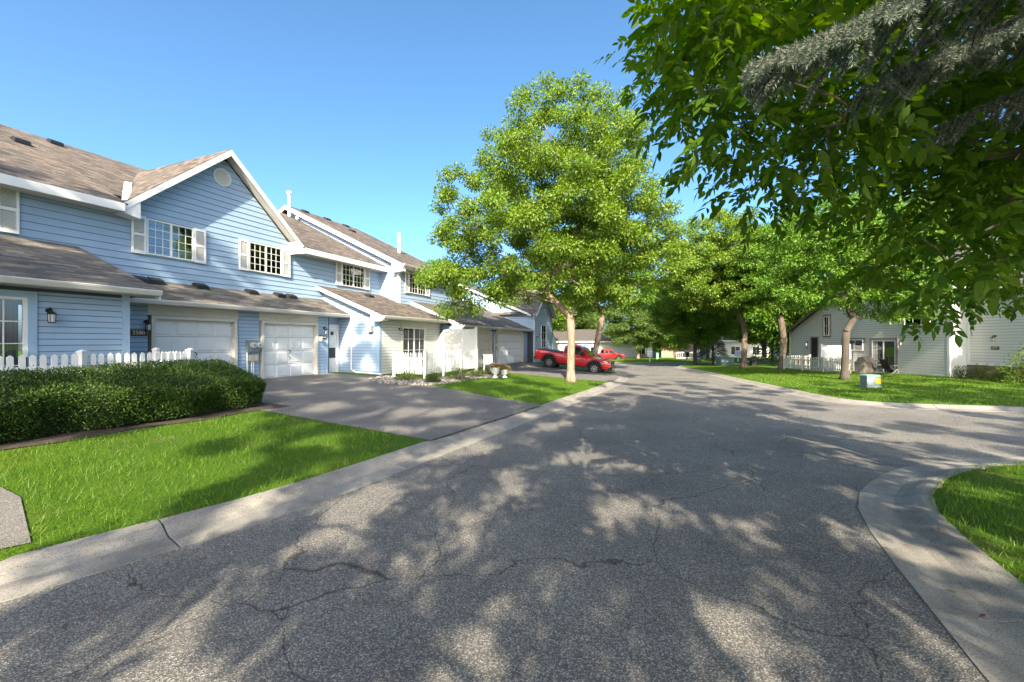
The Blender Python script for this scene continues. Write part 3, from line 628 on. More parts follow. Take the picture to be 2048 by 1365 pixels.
# lower block
B_p = B.part('porch_wall', MB().box(PU, 17.0, PW, PW + .15, .1, 2.85).box(18.95, 20.3, PW, PW + .15, .1, 2.85).box(17.0, 18.95, PW, PW + .15, 2.42, 2.85).prism([(PU, PW + .15, .1), (PU, W, .1), (PU, W, 4.18), (PU, PW + .15, 2.88)], (.15, 0, 0)), 'siding_shadow_backing')
qz0, qz1 = 2.87, 4.36; qp = (qz1 - qz0) / (W - 12.22)
B.boards(B_p, 's', PW + .10, W, .25, 4.2, PU, EXL, clip=lambda z: (PW + .1 if z < 2.82 else 12.22 + (z + .12 - qz0) / qp, W))
B.boards(B_p, 'f', PU + .12, 16.9, .25, 2.72, PW, EXL, 'grey_siding'); B.boards(B_p, 'f', 19.05, 20.3, .25, 2.72, PW, EXL, 'grey_siding')  # front boards coloured grey to stand in for grazing light on the blue siding
B.box('corner_post', PU - .03, PU + .11, PW - .03, PW + .1, .2, 2.80, 'blue_trim'); B.box('porch_end', 20.3, 20.42, PW, W, .1, 2.85, 'blue_trim')
B.roof('porch_roof', [(14.98, 12.22, qz0), (20.75, 12.22, qz0), (20.75, W, qz1), (14.98, W, qz1)])
B.rake((14.95, 12.20, qz0 - .03), (14.95, W, qz1 - .03), (.03, 0, 0), .17); B.part('porch_eave_return', MB().prism([(14.95, 12.20, qz0 - .2), (14.95, 12.85, qz0 + .05), (14.95, 12.85, 2.62), (14.95, 12.3, 2.62)], (.38, 0, 0)), 'white_trim')
B.gutter(15.0, 20.7, 12.23, qz0 - .01); B.box('porch_soffit', 15.0, 20.6, 12.23, PW - .03, 2.72, 2.735, 'soffit')
vent_cap(B, 17.6, 15.2, qz0 + qp * (15.2 - 12.22))
sl = B.part('patio_door', MB().box(16.92, 17.02, PW - .04, PW + .05, .26, 2.55).box(18.94, 19.04, PW - .04, PW + .05, .26, 2.55).box(17.02, 18.94, PW - .04, PW + .05, 2.42, 2.55), 'cream_trim')
B.part('door_frame', MB().box(17.02, 17.08, PW - .02, PW + .04, .3, 2.42).box(18.88, 18.94, PW - .02, PW + .04, .3, 2.42).box(17.08, 18.88, PW - .02, PW + .04, 2.36, 2.42).box(17.95, 18.01, PW - .02, PW + .04, .3, 2.36), 'white_trim', sl)
mb = MB()
for x in (17.5, 18.45): mb.box(x - .01, x + .01, PW - .005, PW + .008, .35, 2.36)
for z in (.8, 1.3, 1.85): mb.box(17.08, 18.88, PW - .006, PW + .009, z - .01, z + .01)
B.part('muntin', mb, 'white_trim', sl); B.box('pane', 17.08, 18.88, PW + .012, PW + .018, .35, 2.36, 'glass', sl); B.box('interior', 17, 18.95, PW + .6, PW + .65, .2, 2.5, 'room_dark', sl)
mb = MB()
for a, b, zt in ((17.1, 17.6, 1.85), (18.0, 18.5, 2.36)): 
    for k in range(8): q = a + (b - a) * k / 8; mb.box(q, q + (b - a) / 8, PW + .12 + .02 * (k % 2), PW + .14 + .02 * (k % 2), .35, zt)
B.part('curtain', mb, 'curtain', sl)
B.box('door_header', 16.9, 19.05, PW - .02, PW + .0, 2.55, 2.74, 'cream_trim')
B.lantern(16.74, 2.22, PW - .02); B.box('utility_box', PU - .2, PU - .03, 13.0, 13.25, 2.15, 2.42, 'grey_metal')
B.downspout([(PU - .07, 14.25, 2.85), (PU - .07, 14.25, .45), (PU - .09, 14.0, .33), (PU - .12, 12.5, .27)])

# ================================================================== third house: double garage and tall gabled end
Ch = House('townhouse', 'far blue townhouse with double garage door and tall narrow gable behind the red pickup', 27, 11.8, .1, siding='blue_siding')
CG, CT = 11.8, 11.3
C_g = Ch.part('garage_wall', MB().box(20.85, 22.5, CG, CG + .15, -.3, 2.5).box(25.1, 25.9, CG, CG + .15, -.3, 2.5).box(30.95, 31.9, CG, CG + .15, -.3, 2.5).box(20.85, 31.9, CG + .1, CG + .16, 2.25, 2.55).prism([(20.85, CG, -.3), (20.85, 17, -.3), (20.85, 17, 4.55), (20.85, CG, 2.5)], (-.12, 0, 0)), 'siding_shadow_backing')
for a, b in ((25.1, 25.88), (30.97, 31.85)): Ch.boards(C_g, 'f', a, b, 0, 2.42, CG, EXL)
Ch.boards(C_g, 's', CG, 17, 1.2, 4.5, 20.72, EXL, clip=lambda z: (CG if z < 2.45 else CG + (z + .1 - 2.5) / .42, 17))
Ch.garage_door(22.6, 25.0, .12, 2.25, CG + .12, hcol='cream_trim', handle=False); Ch.garage_door(26.02, 30.82, .12, 2.25, CG + .12, 8)
for a, b in ((22.5, 25.1), (25.9, 30.95)): Ch.box('door_header', a, b, CG - .02, CG + .09, 2.36, 2.49, 'cream_trim')
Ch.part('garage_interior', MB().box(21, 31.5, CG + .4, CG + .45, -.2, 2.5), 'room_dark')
cz0 = 2.64
Ch.roof('garage_roof', [(20.5, 11.32, cz0), (31.9, 11.32, cz0), (31.9, 17.2, cz0 + .42 * 5.88), (20.5, 17.2, cz0 + .42 * 5.88)], m='shingle_grey')
Ch.rake((20.47, 11.3, cz0 - .03), (20.47, 17.2, cz0 + .42 * 5.9 - .03), (.03, 0, 0), .2); Ch.gutter(20.5, 31.85, 11.33, cz0 - .01); Ch.box('garage_soffit', 20.5, 31.9, 11.33, CG, 2.48, 2.495, 'soffit')
Ch.part('eave_return', MB().prism([(20.47, 11.3, cz0 - .2), (20.47, 12.0, cz0 + .08), (20.47, 12.0, 2.36), (20.47, 11.4, 2.36)], (.36, 0, 0)), 'white_trim')
t0, t1, tz, ta = 31.85, 36.95, 3.9, 6.05; tm = (t0 + t1) / 2
C_t = Ch.part('gable_wall', MB().box(t0, t1, CT, CT + .15, -.4, tz).prism([(t0, CT, tz), (t1, CT, tz), (tm, CT, ta - .1)], (0, .15, 0)).prism([(t0, CT + .15, -.4), (t0, 18, -.4), (t0, 18, tz + 2.4), (t0, 16.2, tz + 2.4), (t0, CT + .15, tz)], (.15, 0, 0)).box(t1 - .15, t1, CT + .15, 18, -.4, tz), 'siding_shadow_backing')
kk = (ta - tz) / (tm - t0)
Ch.boards(C_t, 'f', t0, t1, 0, 5.9, CT, EXL, clip=lambda z: (t0 if z < tz - .1 else t0 + (z + .1 - tz) / kk, t1 if z < tz - .1 else t1 - (z + .1 - tz) / kk))
Ch.boards(C_t, 's', CT, 18, 2.5, 5.9, t0, EXL, clip=lambda z: (CT if z < tz - .15 else CT + .15 + (z + .15 - tz) / .42, 18))
Ch.roof('roof', [(t0 - .3, 18, tz - .02), (t0 - .3, CT - .4, tz - .02), (tm, CT - .4, ta + .05), (tm, 18, ta + .05)], m='shingle_grey'); Ch.roof('roof', [(t1 + .3, CT - .4, tz - .02), (t1 + .3, 18, tz - .02), (tm, 18, ta + .05), (tm, CT - .4, ta + .05)], m='shingle_grey')
Ch.roof('upper_roof', [(t0 - .25, CT + .1, tz), (tm, CT + .1, tz), (tm, 18, tz + .42 * 6.6), (t0 - .25, 18, tz + .42 * 6.6)], m='shingle_grey'); Ch.rake((t0 - .28, CT + .1, tz - .03), (t0 - .28, 18, tz + .42 * 6.6 - .03), (.03, 0, 0), .18)
for e in (t0 - .3, t1 + .3): Ch.rake((e, CT - .42, tz - .04), (tm, CT - .42, ta + .03), (0, .03, 0), .18)
Ch.part('rake_soffit', MB().prism([(t0 - .3, CT - .4, tz - .1), (tm, CT - .4, ta - .03), (tm, CT, ta - .03), (t0 - .3, CT, tz - .1)], (0, 0, -.01)).prism([(t1 + .3, CT - .4, tz - .1), (tm, CT - .4, ta - .03), (tm, CT, ta - .03), (t1 + .3, CT, tz - .1)], (0, 0, -.01)), 'soffit')
Ch.window(33.75, 35.05, 1.2, 3.1, CT - .03, 2, 3, 1, False, None); Ch.lantern(32.6, 2.0, CT - .02)
Ch.box('meter_box', 25.35, 25.6, CG - .14, CG - .03, 1.2, 1.65, 'grey_metal'); Ch.part('meter_dial', MB().tube([(25.48, CG - .14, 1.5), (25.48, CG - .26, 1.5)], .09, 12), 'white_vinyl')
Ch.downspout([(25.3, 11.25, 2.5), (25.3, 11.6, 2.2), (25.3, 11.7, .1)], 'gutter'); Ch.downspout([(t0 - .1, CT - .1, tz - .15), (t0 + .05, CT - .06, tz - .5), (t0 + .05, CT - .06, .1)])

# ------------------------------------------------------------------ fences
def picket_fence(label, pts, top, sp, pw, posts, base=.06, cap=True, m='white_vinyl', group=None, z0=None):
    a = pts[0]; root = thing('picket_fence', label, 'fence', (a[0], a[1], H(*a) if z0 is None else z0), 0, group); oz = root.location.z
    zt = top - oz; pk = {}
    for p, q in zip(pts, pts[1:]):
        d = Vector((q[0] - p[0], q[1] - p[1], 0)); L = d.length; d.normalize(); rz = math.atan2(d.y, d.x); n = int(L / sp)
        if 'm' not in pk:
            mb = MB().prism([(-pw / 2, 0, 0), (pw / 2, 0, 0), (pw / 2, 0, zt - base - pw * .45), (0, 0, zt - base), (-pw / 2, 0, zt - base - pw * .45)], (0, .02, 0)); pk['m'] = mb.mesh('picket', M[m])
        for i in range(n + 1):
            c_ = Vector((p[0] - a[0], p[1] - a[1], 0)) + d * (sp * (i + .5)); 
            if sp * (i + .5) > L: break
            o = link('picket', pk['m'], root, (c_.x, c_.y, base + random.uniform(-.006, .006)), rz); o.rotation_euler[1] = R(random.uniform(-.5, .5))
        for z in (.28, zt - .3):
            mb = MB().box(0, L, .022, .06, z, z + .075); link('rail', mb.mesh('rail', M[m]), root, (p[0] - a[0], p[1] - a[1], 0), rz)
    for x, y in posts:
        mb = MB().box(-.055, .055, -.055, .055, -.25, zt + .02).box(-.07, .07, -.07, .07, zt + .02, zt + .045).add([(-.06, -.06, zt + .045), (.06, -.06, zt + .045), (.06, .06, zt + .045), (-.06, .06, zt + .045), (0, 0, zt + .085)], [(0, 1, 4), (1, 2, 4), (2, 3, 4), (3, 0, 4)])
        link('post', mb.mesh('post', M[m]), root, (x - a[0], y - a[1], 0))
    return root
P2 = lambda u, w: (UW(u, w).x, UW(u, w).y)
picket_fence('white picket fence showing its pointed tops above the clipped hedge', [P2(-2, 11.2), P2(6.62, 11.2), P2(6.62, 12.6)], 1.5, .143, .088, [P2(-2, 11.2), P2(1.6, 11.2), P2(4.62, 11.2), P2(6.62, 11.2), P2(6.62, 12.55)], z0=.28)
picket_fence('white picket fence around the patio with a stepped corner, above rocks and low shrubs', [P2(PU + .05, 11.95), P2(PU + .05, 10.35), P2(20.1, 10.35)], 1.26, .134, .075, [P2(PU + .05, 11.95), P2(PU + .05, 10.35), P2(16.9, 10.35), P2(18.5, 10.35)], z0=.26)
pp = thing('privacy_screen', 'solid white vinyl privacy panel standing across the patio above the picket fence', 'fence', UW(20.15, 10.4, .25), math.pi / 2 - TH)
MB().prism([(0, 0, .05), (0, 2.35, .05), (0, 2.35, 1.72), (0, 1.9, 2.12), (0, 0, 2.14)], (.04, 0, 0)).build('panel', M['white_vinyl'], pp)
for y in (0, 2.4): MB().box(-.045, .085, y - .13, y, -.2, 2.25 if y == 0 else 1.8).build('post', M['white_vinyl'], pp)
for k in range(11): MB().box(-.006, 0, .02 + k * .19, .035 + k * .19, .1, 2.05 if k < 10 else 1.8).build('board_joint', M['white_trim'], pp)

# ------------------------------------------------------------------ foliage kit
def leaf_mesh(name, pos, dirs, nor, L, Wd, m, fold=.15):
    n = len(pos); d = dirs / (np.linalg.norm(dirs, axis=1, keepdims=True) + 1e-9); s_ = np.cross(d, nor); s_ /= (np.linalg.norm(s_, axis=1, keepdims=True) + 1e-9); up = np.cross(s_, d)
    L = np.asarray(L).reshape(-1, 1) * np.ones((n, 1)); Wd = np.asarray(Wd).reshape(-1, 1) * np.ones((n, 1))
    a = pos; b = pos + d * L * .45 + s_ * Wd * .5 + up * Wd * fold; c_ = pos + d * L; e = pos + d * L * .45 - s_ * Wd * .5 + up * Wd * fold
    v = np.stack([a, b, c_, e], 1).reshape(-1, 3)
    return raw_mesh(name, v, n, 4, m)
def raw_mesh(name, v, n, k, m):
    me = bpy.data.meshes.new(name); me.vertices.add(len(v)); me.vertices.foreach_set('co', v.astype(np.float32).ravel())
    me.loops.add(n * k); me.loops.foreach_set('vertex_index', np.arange(n * k, dtype=np.int32)); me.polygons.add(n)
    me.polygons.foreach_set('loop_start', np.arange(0, n * k, k, dtype=np.int32)); me.polygons.foreach_set('loop_total', np.full(n, k, np.int32))
    me.update(calc_edges=True); me.materials.append(M[m]); return me
def rand_dir(n):
    v = rng.normal(size=(n, 3)); return v / np.linalg.norm(v, axis=1, keepdims=True)
def clump_leaves(cs, rs, per, flat=.62):
    P, D, N = [], [], []
    for c_, r in zip(cs, rs):
        k = max(4, int(per * r * r)); q = rand_dir(k); rad = rng.random((k, 1)) ** .55; p = c_ + q * rad * np.array([r, r, r * flat])
        P.append(p); dd = q * .8 + rand_dir(k) * .7 + np.array([0, 0, -.25]); D.append(dd); nn = rand_dir(k) * .8 + np.array([0, -.25, .8]) + q * .4; N.append(nn)
    return np.concatenate(P), np.concatenate(D), np.concatenate(N)
def skeleton(base, trunk, cs, r_tip=.012, jit=.25, expo=2.3, stems=None):
    nodes = [np.array(p, float) for p in trunk]; par = [-1] + list(range(len(trunk) - 1)); first = max(1, int(len(trunk) * .45)); tips = []
    order = np.argsort([np.linalg.norm(c_ - nodes[-1]) for c_ in cs])
    for i in order:
        c_ = cs[i]; A_ = np.array(nodes[first:]); d = np.linalg.norm(A_ - c_, axis=1) + np.clip(A_[:, 2] - c_[2], 0, 9) * 1.2 + .35 * np.linalg.norm(A_[:, :2] - np.array(trunk[-1])[:2], axis=1)
        j = int(np.argmin(d)) + first; p = nodes[j]; seg = max(2, int(np.linalg.norm(c_ - p) / .7)); last = j
        for k in range(1, seg + 1):
            t = k / seg; q = p + (c_ - p) * t + np.array([0, 0, .12 * math.sin(math.pi * t) * np.linalg.norm(c_ - p)]) + (rng.normal(size=3) * jit * .25 if k < seg else 0)
            nodes.append(q); par.append(last); last = len(nodes) - 1
        tips.append(last)
    rad = np.zeros(len(nodes))
    for i in tips: rad[i] = r_tip
    acc = np.zeros(len(nodes))
    for i in range(len(nodes) - 1, 0, -1):
        r = max(r_tip, acc[i] ** (1 / expo)) if acc[i] > 0 else r_tip
        rad[i] = r; acc[par[i]] += r ** expo
    rad[0] = acc[0] ** (1 / expo); return nodes, par, rad
def skel_mesh(name, nodes, par, rad, m, base_r=None, sides=7):
    mb = MB()
    sc_ = base_r / rad[1] if base_r else 1
    k = rad * (1 + (sc_ - 1) * np.minimum(1, rad / rad[1]) ** 1.2) * .9
    if base_r: k[0] = base_r * 1.55
    nt = 6
    tp_ = [Vector(nodes[i]) for i in range(nt)]; tr_ = [max(k[i], k[nt - 1]) * (1 + .04 * math.sin(3.1 * i)) for i in range(nt)]; tr_[0] = k[0]; fl = tp_[0].lerp(tp_[1], .35); tp_.insert(1, fl); tr_.insert(1, (base_r or tr_[1]) * 1.12)
    mb.tube(tp_, tr_, 14)
    for i in range(nt, len(nodes)):
        n = sides if k[i] > .05 else (5 if k[i] > .02 else 3)
        p, q = Vector(nodes[par[i]]), Vector(nodes[i]); e = (q - p) * .04
        mb.tube([p, q + e], [min(k[par[i]], k[i] * 1.35), k[i]], n if k[i] < .1 else 10, cap=k[i] < .03)
    return mb.mesh(name, M[m], True)
def envelope(ells, n, gap, tries=40000):
    out = []
    E_ = [(np.array(c_), np.array(r)) for c_, r in ells]; vol = np.array([np.prod(r) for _, r in E_]); pr = vol / vol.sum()
    for _ in range(tries):
        c_, r = E_[rng.choice(len(E_), p=pr)]; q = rand_dir(1)[0] * rng.random() ** .42
        p = c_ + q * r
        if all(np.linalg.norm(p - o) > gap for o in out): out.append(p)
        if len(out) >= n: break
    return np.array(out)
def make_tree(name, label, cat, base, ells, n, gap, crad, per, leaf, lm, trunk_h, base_r, bark='bark', group=None, lean=(0, 0), keep=None, fork=None):
    root = thing(name, label, cat, base, rng.random() * 0, group)
    cs = envelope([(np.array(c_), r) for c_, r in ells], n, gap)
    if keep is not None: cs = np.array([c_ for c_ in cs if keep(c_ + np.array(base))])
    rs = crad * rng.uniform(.75, 1.3, len(cs))
    top = [np.array([lean[0] * t, lean[1] * t, trunk_h * t]) + (rng.normal(size=3) * np.array([.012, .012, 0]) if t > 0 else 0) for t in np.linspace(0, 1, 6)]
    nodes, par, rad = skeleton(base, top, list(cs)); link('trunk', skel_mesh('trunk', nodes, par, rad, bark, base_r), root)
    P, D, N = clump_leaves(cs, rs, per); k = len(P)
    me = leaf_mesh('crown', P, D, N, leaf * rng.uniform(.7, 1.3, k), leaf * .5 * rng.uniform(.7, 1.3, k), lm); link('crown', me, root)
    return root
def on_ground(x, y): return (x, y, H(x, y))
# ------------------------------------------------------------------ trees in view
b = on_ground(2.85, 20.6)
make_tree('maple_tree', 'large yellow-green street tree with pale trunk on the lawn by the red pickup', 'tree', b,
          [((-.9, 0, 8.0), (5.7, 4.6, 4.2)), ((-.2, 0, 10.9), (4.0, 3.4, 3.4)), ((-4.9, -.8, 5.2), (2.6, 2.4, 2.0)), ((2.8, .4, 6.9), (2.7, 3.6, 3.3))], 350, .80, .60, 1300, .135, 'leaf_bright', 3.1, .205, lean=(.0, 0))
b = on_ground(6.3, 33.5)
make_tree('maple_tree', 'forked green tree with grey trunk standing just behind the red pickup', 'tree', b, [((.5, 0, 8.2), (4.2, 4, 3.6)), ((2.6, 0, 6.4), (2.6, 2.6, 1.8))], 110, 1.05, .75, 800, .18, 'leaf_mid', 2.6, .24, 'bark', lean=(.5, .1))
b = on_ground(19.9, 46.4)
make_tree('maple_tree', 'dark low-crowned round tree beside the white mailboxes across the lawn', 'tree', b, [((0, 0, 6.6), (5.0, 4.2, 4.4))], 130, 1.1, .9, 620, .22, 'leaf_mid', 2.0, .22, 'bark_dark')
b = on_ground(20.2, 37.2)
make_tree('maple_tree', 'tall spreading tree on the right lawn, its trunk forking low near the green utility cabinet', 'tree', b, [((-1.5, 0, 9.2), (5.2, 4.0, 4.4)), ((-3.5, 0, 7), (3, 3, 2.2))], 150, 1.05, .8, 780, .19, 'leaf_bright', 2.6, .25, 'bark_mid', lean=(.1, 0))
b = on_ground(21.4, 33.8)
make_tree('maple_tree', 'tree with mossy forked trunk in front of the grey house corner', 'tree', b, [((.2, 0, 8.4), (4.0, 3.4, 3.9))], 120, 1.0, .78, 780, .18, 'leaf_mid', 2.4, .27, 'bark_mid', lean=(.1, 0))
b = on_ground(17.4, 22.3)
make_tree('maple_tree', 'dark-trunked tree on the right lawn beside the blue utility box', 'tree', b, [((.3, 0, 6.6), (3.9, 3.2, 2.9)), ((2.4, -.5, 4.7), (3.0, 2, 1.5)), ((-2, 0, 5.2), (2, 2, 1.3))], 170, .82, .6, 1050, .14, 'leaf_mid', 2.5, .19, 'bark_dark', lean=(.05, 0))
b = on_ground(21.3, 72)
make_tree('maple_tree', 'small rounded pale-green tree on the far lawn near the second red pickup', 'tree', b, [((0, 0, 6.2), (5.6, 4.6, 4.6))], 100, 1.2, 1.0, 450, .28, 'leaf_far', 2.0, .24, 'bark')
# far trees behind the roofs and along the horizon: three crowns shared
protos = []
for k, (rx, rz_, lm) in enumerate(((6.0, 5.2, 'leaf_far'), (5.2, 6.4, 'leaf_mid'), (6.6, 5.6, 'leaf_bright'))):
    t = make_tree('background_tree', 'x', 'tree', (0, 0, 0), [((0, 0, 8.2), (rx, rx * .9, rz_))], 100, 1.4, 1.6, 230, .36, lm, 3.2, .3, 'bark_dark'); protos.append(t)
spots = [(-17.5, 62, 'leafy treetop showing just above the ridge of the middle roof', 1.05), (-9.5, 58, 'green treetop behind the right end of the middle roof', .95), (2, 66, 'green tree behind the gabled end of the far blue house', 1.0), (11, 88, 'pale tree left of centre far down the street', 1.0),
         (30, 84, 'far tree behind the dark round tree', 1.1), (39, 66, 'broad tree filling the gap left of the grey house', 1.15), (48, 84, 'far tree beyond the forked lawn trees', 1.2), (33, 48, 'green tree rising behind the grey house roof', 1.1), (42, 40, 'tall tree behind the right end of the grey house', 1.2), (58, 100, 'hazy tree at the far right end of the cross street', 1.2), (18, 108, 'distant tree at the end of the cross street', 1.1), (-3, 100, 'distant tree behind the parked red pickups', 1.1), (34, 30, 'tree showing through gaps above the grey house wall', 1.1)]
for i, (x, y, lb, s_) in enumerate(spots):
    o = protos[i % 3] if i < 3 else copy_tree(protos[i % 3]); o.location = (x, y, float(base_z(y)) - .1); o.rotation_euler[2] = i * 1.3; o.scale = (s_, s_, s_); tag(o, lb, 'tree', 'trees in the background')
# blue spruces in the distance
def conifer(label, x, y, h, r, n=1500):
    root = thing('spruce_tree', label, 'tree', (x, y, float(base_z(y))), 0, 'distant spruces'); P, D = [], []
    MB().tube([(0, 0, 0), (0, 0, h)], [.18, .02], 8).build('trunk', M['bark_dark'], root)
    for k in range(n):
        t = rng.random() ** .8; z = .4 + t * (h - .4); rr = r * (1 - t) * (.35 + .65 * rng.random() ** .5) + .05; a = rng.random() * 6.283; P.append((rr * math.cos(a), rr * math.sin(a), z - .12 * rr)); D.append((math.cos(a), math.sin(a), -.15))
    P, D = np.array(P), np.array(D) + rand_dir(n) * .35; link('crown', leaf_mesh('crown', P, D, rand_dir(n) * .4 + [0, 0, 1], .5, .28, 'needle_blue'), root)
conifer('pale blue spruce left of the forked lawn trunk', 24.5, 52, 4.6, 2.0); conifer('silvery blue spruce between the two forked lawn trees', 30.5, 50, 4.4, 2.4)

# ------------------------------------------------------------------ trees over and behind the camera
def in_frame(p, mg=0):
    if p[1] < .4: return None
    return 1024 + p[0] / p[1] * F, 682.5 - (p[2] - HC) / p[1] * F
OUT = [(1285, -200), (1265, 60), (1258, 210), (1285, 300), (1330, 350), (1400, 400), (1430, 445), (1480, 440), (1560, 470), (1590, 530), (1640, 600), (1720, 610), (1800, 640), (1900, 640), (2000, 610), (2300, 600), (2400, -200)]
ash = thing('ash_tree', 'dark-leaved ash tree whose low branches hang over the street at upper right', 'tree', on_ground(5.9, 2.6))
ab = np.array(ash.location)
cs = []
tries = 0
while len(cs) < 120 and tries < 20000:
    tries += 1; x = rng.uniform(1230, 2250); y = rng.uniform(-250, 640); Y = rng.uniform(2.3, 4.8)
    r = .36; mgn = r / Y * F * .8
    if not inside(OUT, np.array([x - mgn]), np.array([y + mgn]))[0] or not inside(OUT, np.array([x]), np.array([y]))[0]: continue
    p = np.array(px(x, y, Y)); 
    if p[2] < 2.1 or any(np.linalg.norm(p - q) < .30 for q in cs): continue
    cs.append(p)
near_cs = np.array(cs)
def keep_out(p, r=1.0):
    q = in_frame(p)
    if q is None: return True
    m_ = r / p[1] * F
    if q[0] - m_ > 2048 or q[1] + m_ < 0: return True
    return False
up = envelope([((5.5, -1.5, 7.6), (4.8, 4.6, 2.6)), ((6.8, 4.6, 8.8), (4.0, 4.2, 2.2)), ((1.0, -1.2, 8.4), (4.2, 3.6, 1.6))], 92, 1.0); up = np.array([p for p in up if keep_out(p, .95)])
top = [np.array([5.9, 2.6, ab[2]]) + np.array([-.1 * t, -.15 * t, 4.2 * t]) for t in np.linspace(0, 1, 6)]
nodes, par, rad = skeleton(ab, [t - ab for t in top], list(np.concatenate([near_cs, up]) - ab), .006, .2)
link('trunk', skel_mesh('trunk', nodes, par, rad, 'bark', .24), ash)
P, D, N = [], [], []
for c_ in near_cs:
    for _ in range(46):                                   # compound leaves of seven leaflets
        q = rand_dir(1)[0]; st = c_ + q * .42 * rng.random() ** .5; d = q + rand_dir(1)[0] * .7 + np.array([0, 0, -.35]); d /= np.linalg.norm(d); up_ = rand_dir(1)[0] * .6 + np.array([0, 0, .9]); sd_ = np.cross(d, up_); sd_ /= np.linalg.norm(sd_); L = rng.uniform(.14, .22)
        for k in range(3):
            for sg in (-1, 1): P.append(st + d * L * (.3 + .25 * k)); D.append(d * .75 + sd_ * sg * .85 + np.array([0, 0, -.15])); N.append(up_ + rand_dir(1)[0] * .25)
        P.append(st + d * L); D.append(d); N.append(up_)
P, D, N = map(np.array, (P, D, N)); k = len(P)
v = None
d = D / np.linalg.norm(D, axis=1, keepdims=True); s_ = np.cross(d, N); s_ /= np.linalg.norm(s_, axis=1, keepdims=True); upn = np.cross(s_, d); L = rng.uniform(.055, .115, (k, 1)); Wd = L * rng.uniform(.34, .5, (k, 1))
pr = [(0, 0), (.22, .40), (.5, .5), (.78, .28), (1, 0), (.78, -.28), (.5, -.5), (.22, -.40)]
v = np.stack([P - ab + d * L * a + s_ * Wd * w_ + upn * (abs(w_) * Wd * .35 - L * .10 * a * a) for a, w_ in pr], 1).reshape(-1, 3)
link('leaves', raw_mesh('leaves', v, k, 8, 'leaf_ash'), ash)
P, D, N = clump_leaves(up - ab, np.full(len(up), .40), 1500); k = len(P); link('crown', leaf_mesh('crown', P, D, N, .16 * rng.uniform(.7, 1.3, k), .08, 'leaf_ash'), ash)
# blue spruce beside the camera
spr = thing('spruce_tree', 'blue spruce with needled boughs hanging into the top right corner', 'tree', on_ground(4.3, .9)); sb_ = np.array(spr.location)
MB().tube([(0, 0, 0), (0, 0, 5), (0, 0, 9)], [.2, .13, .02], 10).build('trunk', M['bark_dark'], spr, True)
def bough(path, spread, seed):
    mb = MB(); tips = []; P, D = [], []
    path = [Vector(p) - Vector(sb_) for p in path]; n = len(path)
    mb.tube(path, [.035 * (1 - .75 * i / (n - 1)) for i in range(n)], 6)
    rr = random.Random(seed); subs = [path]
    L = sum((b - a).length for a, b in zip(path, path[1:]))
    def along(t):
        s = t * (n - 1); i = min(n - 2, int(s)); return path[i].lerp(path[i + 1], s - i), (path[i + 1] - path[i]).normalized()
    for k in range(int(L * 26)):
        t = .28 + .72 * k / (L * 26); p, d = along(t); sg = 1 if k % 2 else -1; side = d.cross(Vector((0, 0, 1))).normalized() * sg
        ln = spread * (1.15 - t * .8) * rr.uniform(.6, 1.1); e = p + (side * .75 + d * .6 + Vector((0, 0, -.45 - .3 * rr.random()))) * ln; mid = p.lerp(e, .5) + Vector((0, 0, .04)); mb.tube([p, mid, e], [.008, .006, .003], 4); subs.append([p, mid, e])
        for q in range(int(ln * 9)):
            t2 = rr.uniform(.3, .95); p2 = p.lerp(e, t2) + Vector((0, 0, .02)); e2 = p2 + (side * rr.uniform(-.6, .9) + d * rr.uniform(-.2, .9) + Vector((0, 0, -.6))).normalized() * rr.uniform(.06, .15); mb.tube([p2, e2], [.004, .0025], 3); subs.append([p2, e2])
    for sp_ in subs:
        for a, b in zip(sp_, sp_[1:]):
            ln = (b - a).length; k = int(ln * (900 if sp_ is path else 1700)); dd = np.array((b - a).normalized())
            if not k: continue
            t = rng.random((k, 1)); P.append(np.array(a) + t * np.array(b - a)); q = rand_dir(k); q -= (q @ dd)[:, None] * dd; q /= np.linalg.norm(q, axis=1, keepdims=True) + 1e-9; D.append(q * .85 + dd * .6)
    bo = mb.build('bough', M['bark_dark'], spr, True); P, D = np.concatenate(P), np.concatenate(D); k = len(P)
    link('needles', leaf_mesh('needles', P, D, rand_dir(k), rng.uniform(.018, .030, (k, 1)), .0028, 'needle_blue', 0), bo)
bough([(4.3, .9, 3.35), (3.2, 1.25, 3.45), (2.2, 1.5, 3.2), (1.5, 1.65, 3.05), (.98, 1.75, 2.86)], .34, 1)
bough([(4.3, .9, 3.6), (3.2, 1.5, 3.55), (2.4, 1.9, 3.25), (1.72, 2.1, 2.98)], .36, 2)
bough([(4.3, .9, 3.3), (3.6, 1.6, 3.4), (2.9, 2.1, 3.15), (2.3, 2.4, 2.9)], .36, 3)
bough([(4.3, .9, 3.0), (3.6, 1.7, 3.1), (3.1, 2.2, 2.95)], .32, 4)
P, D = [], []
for k in range(5200):
    t = rng.random(); z = 3.9 + t * 5; rr_ = 2.9 * (1 - t) * (.3 + .7 * rng.random() ** .5); a = rng.random() * 6.283; P.append((rr_ * math.cos(a), rr_ * math.sin(a), z - .2 * rr_)); D.append((math.cos(a), math.sin(a), -.3))
P, D = np.array(P), np.array(D); ok = np.array([keep_out(p + sb_, .3) for p in P]); P, D = P[ok], D[ok]
link('crown', leaf_mesh('crown', P, D + rand_dir(len(P)) * .4, rand_dir(len(P)) * .4 + [0, 0, 1], .28, .10, 'needle_blue'), spr)
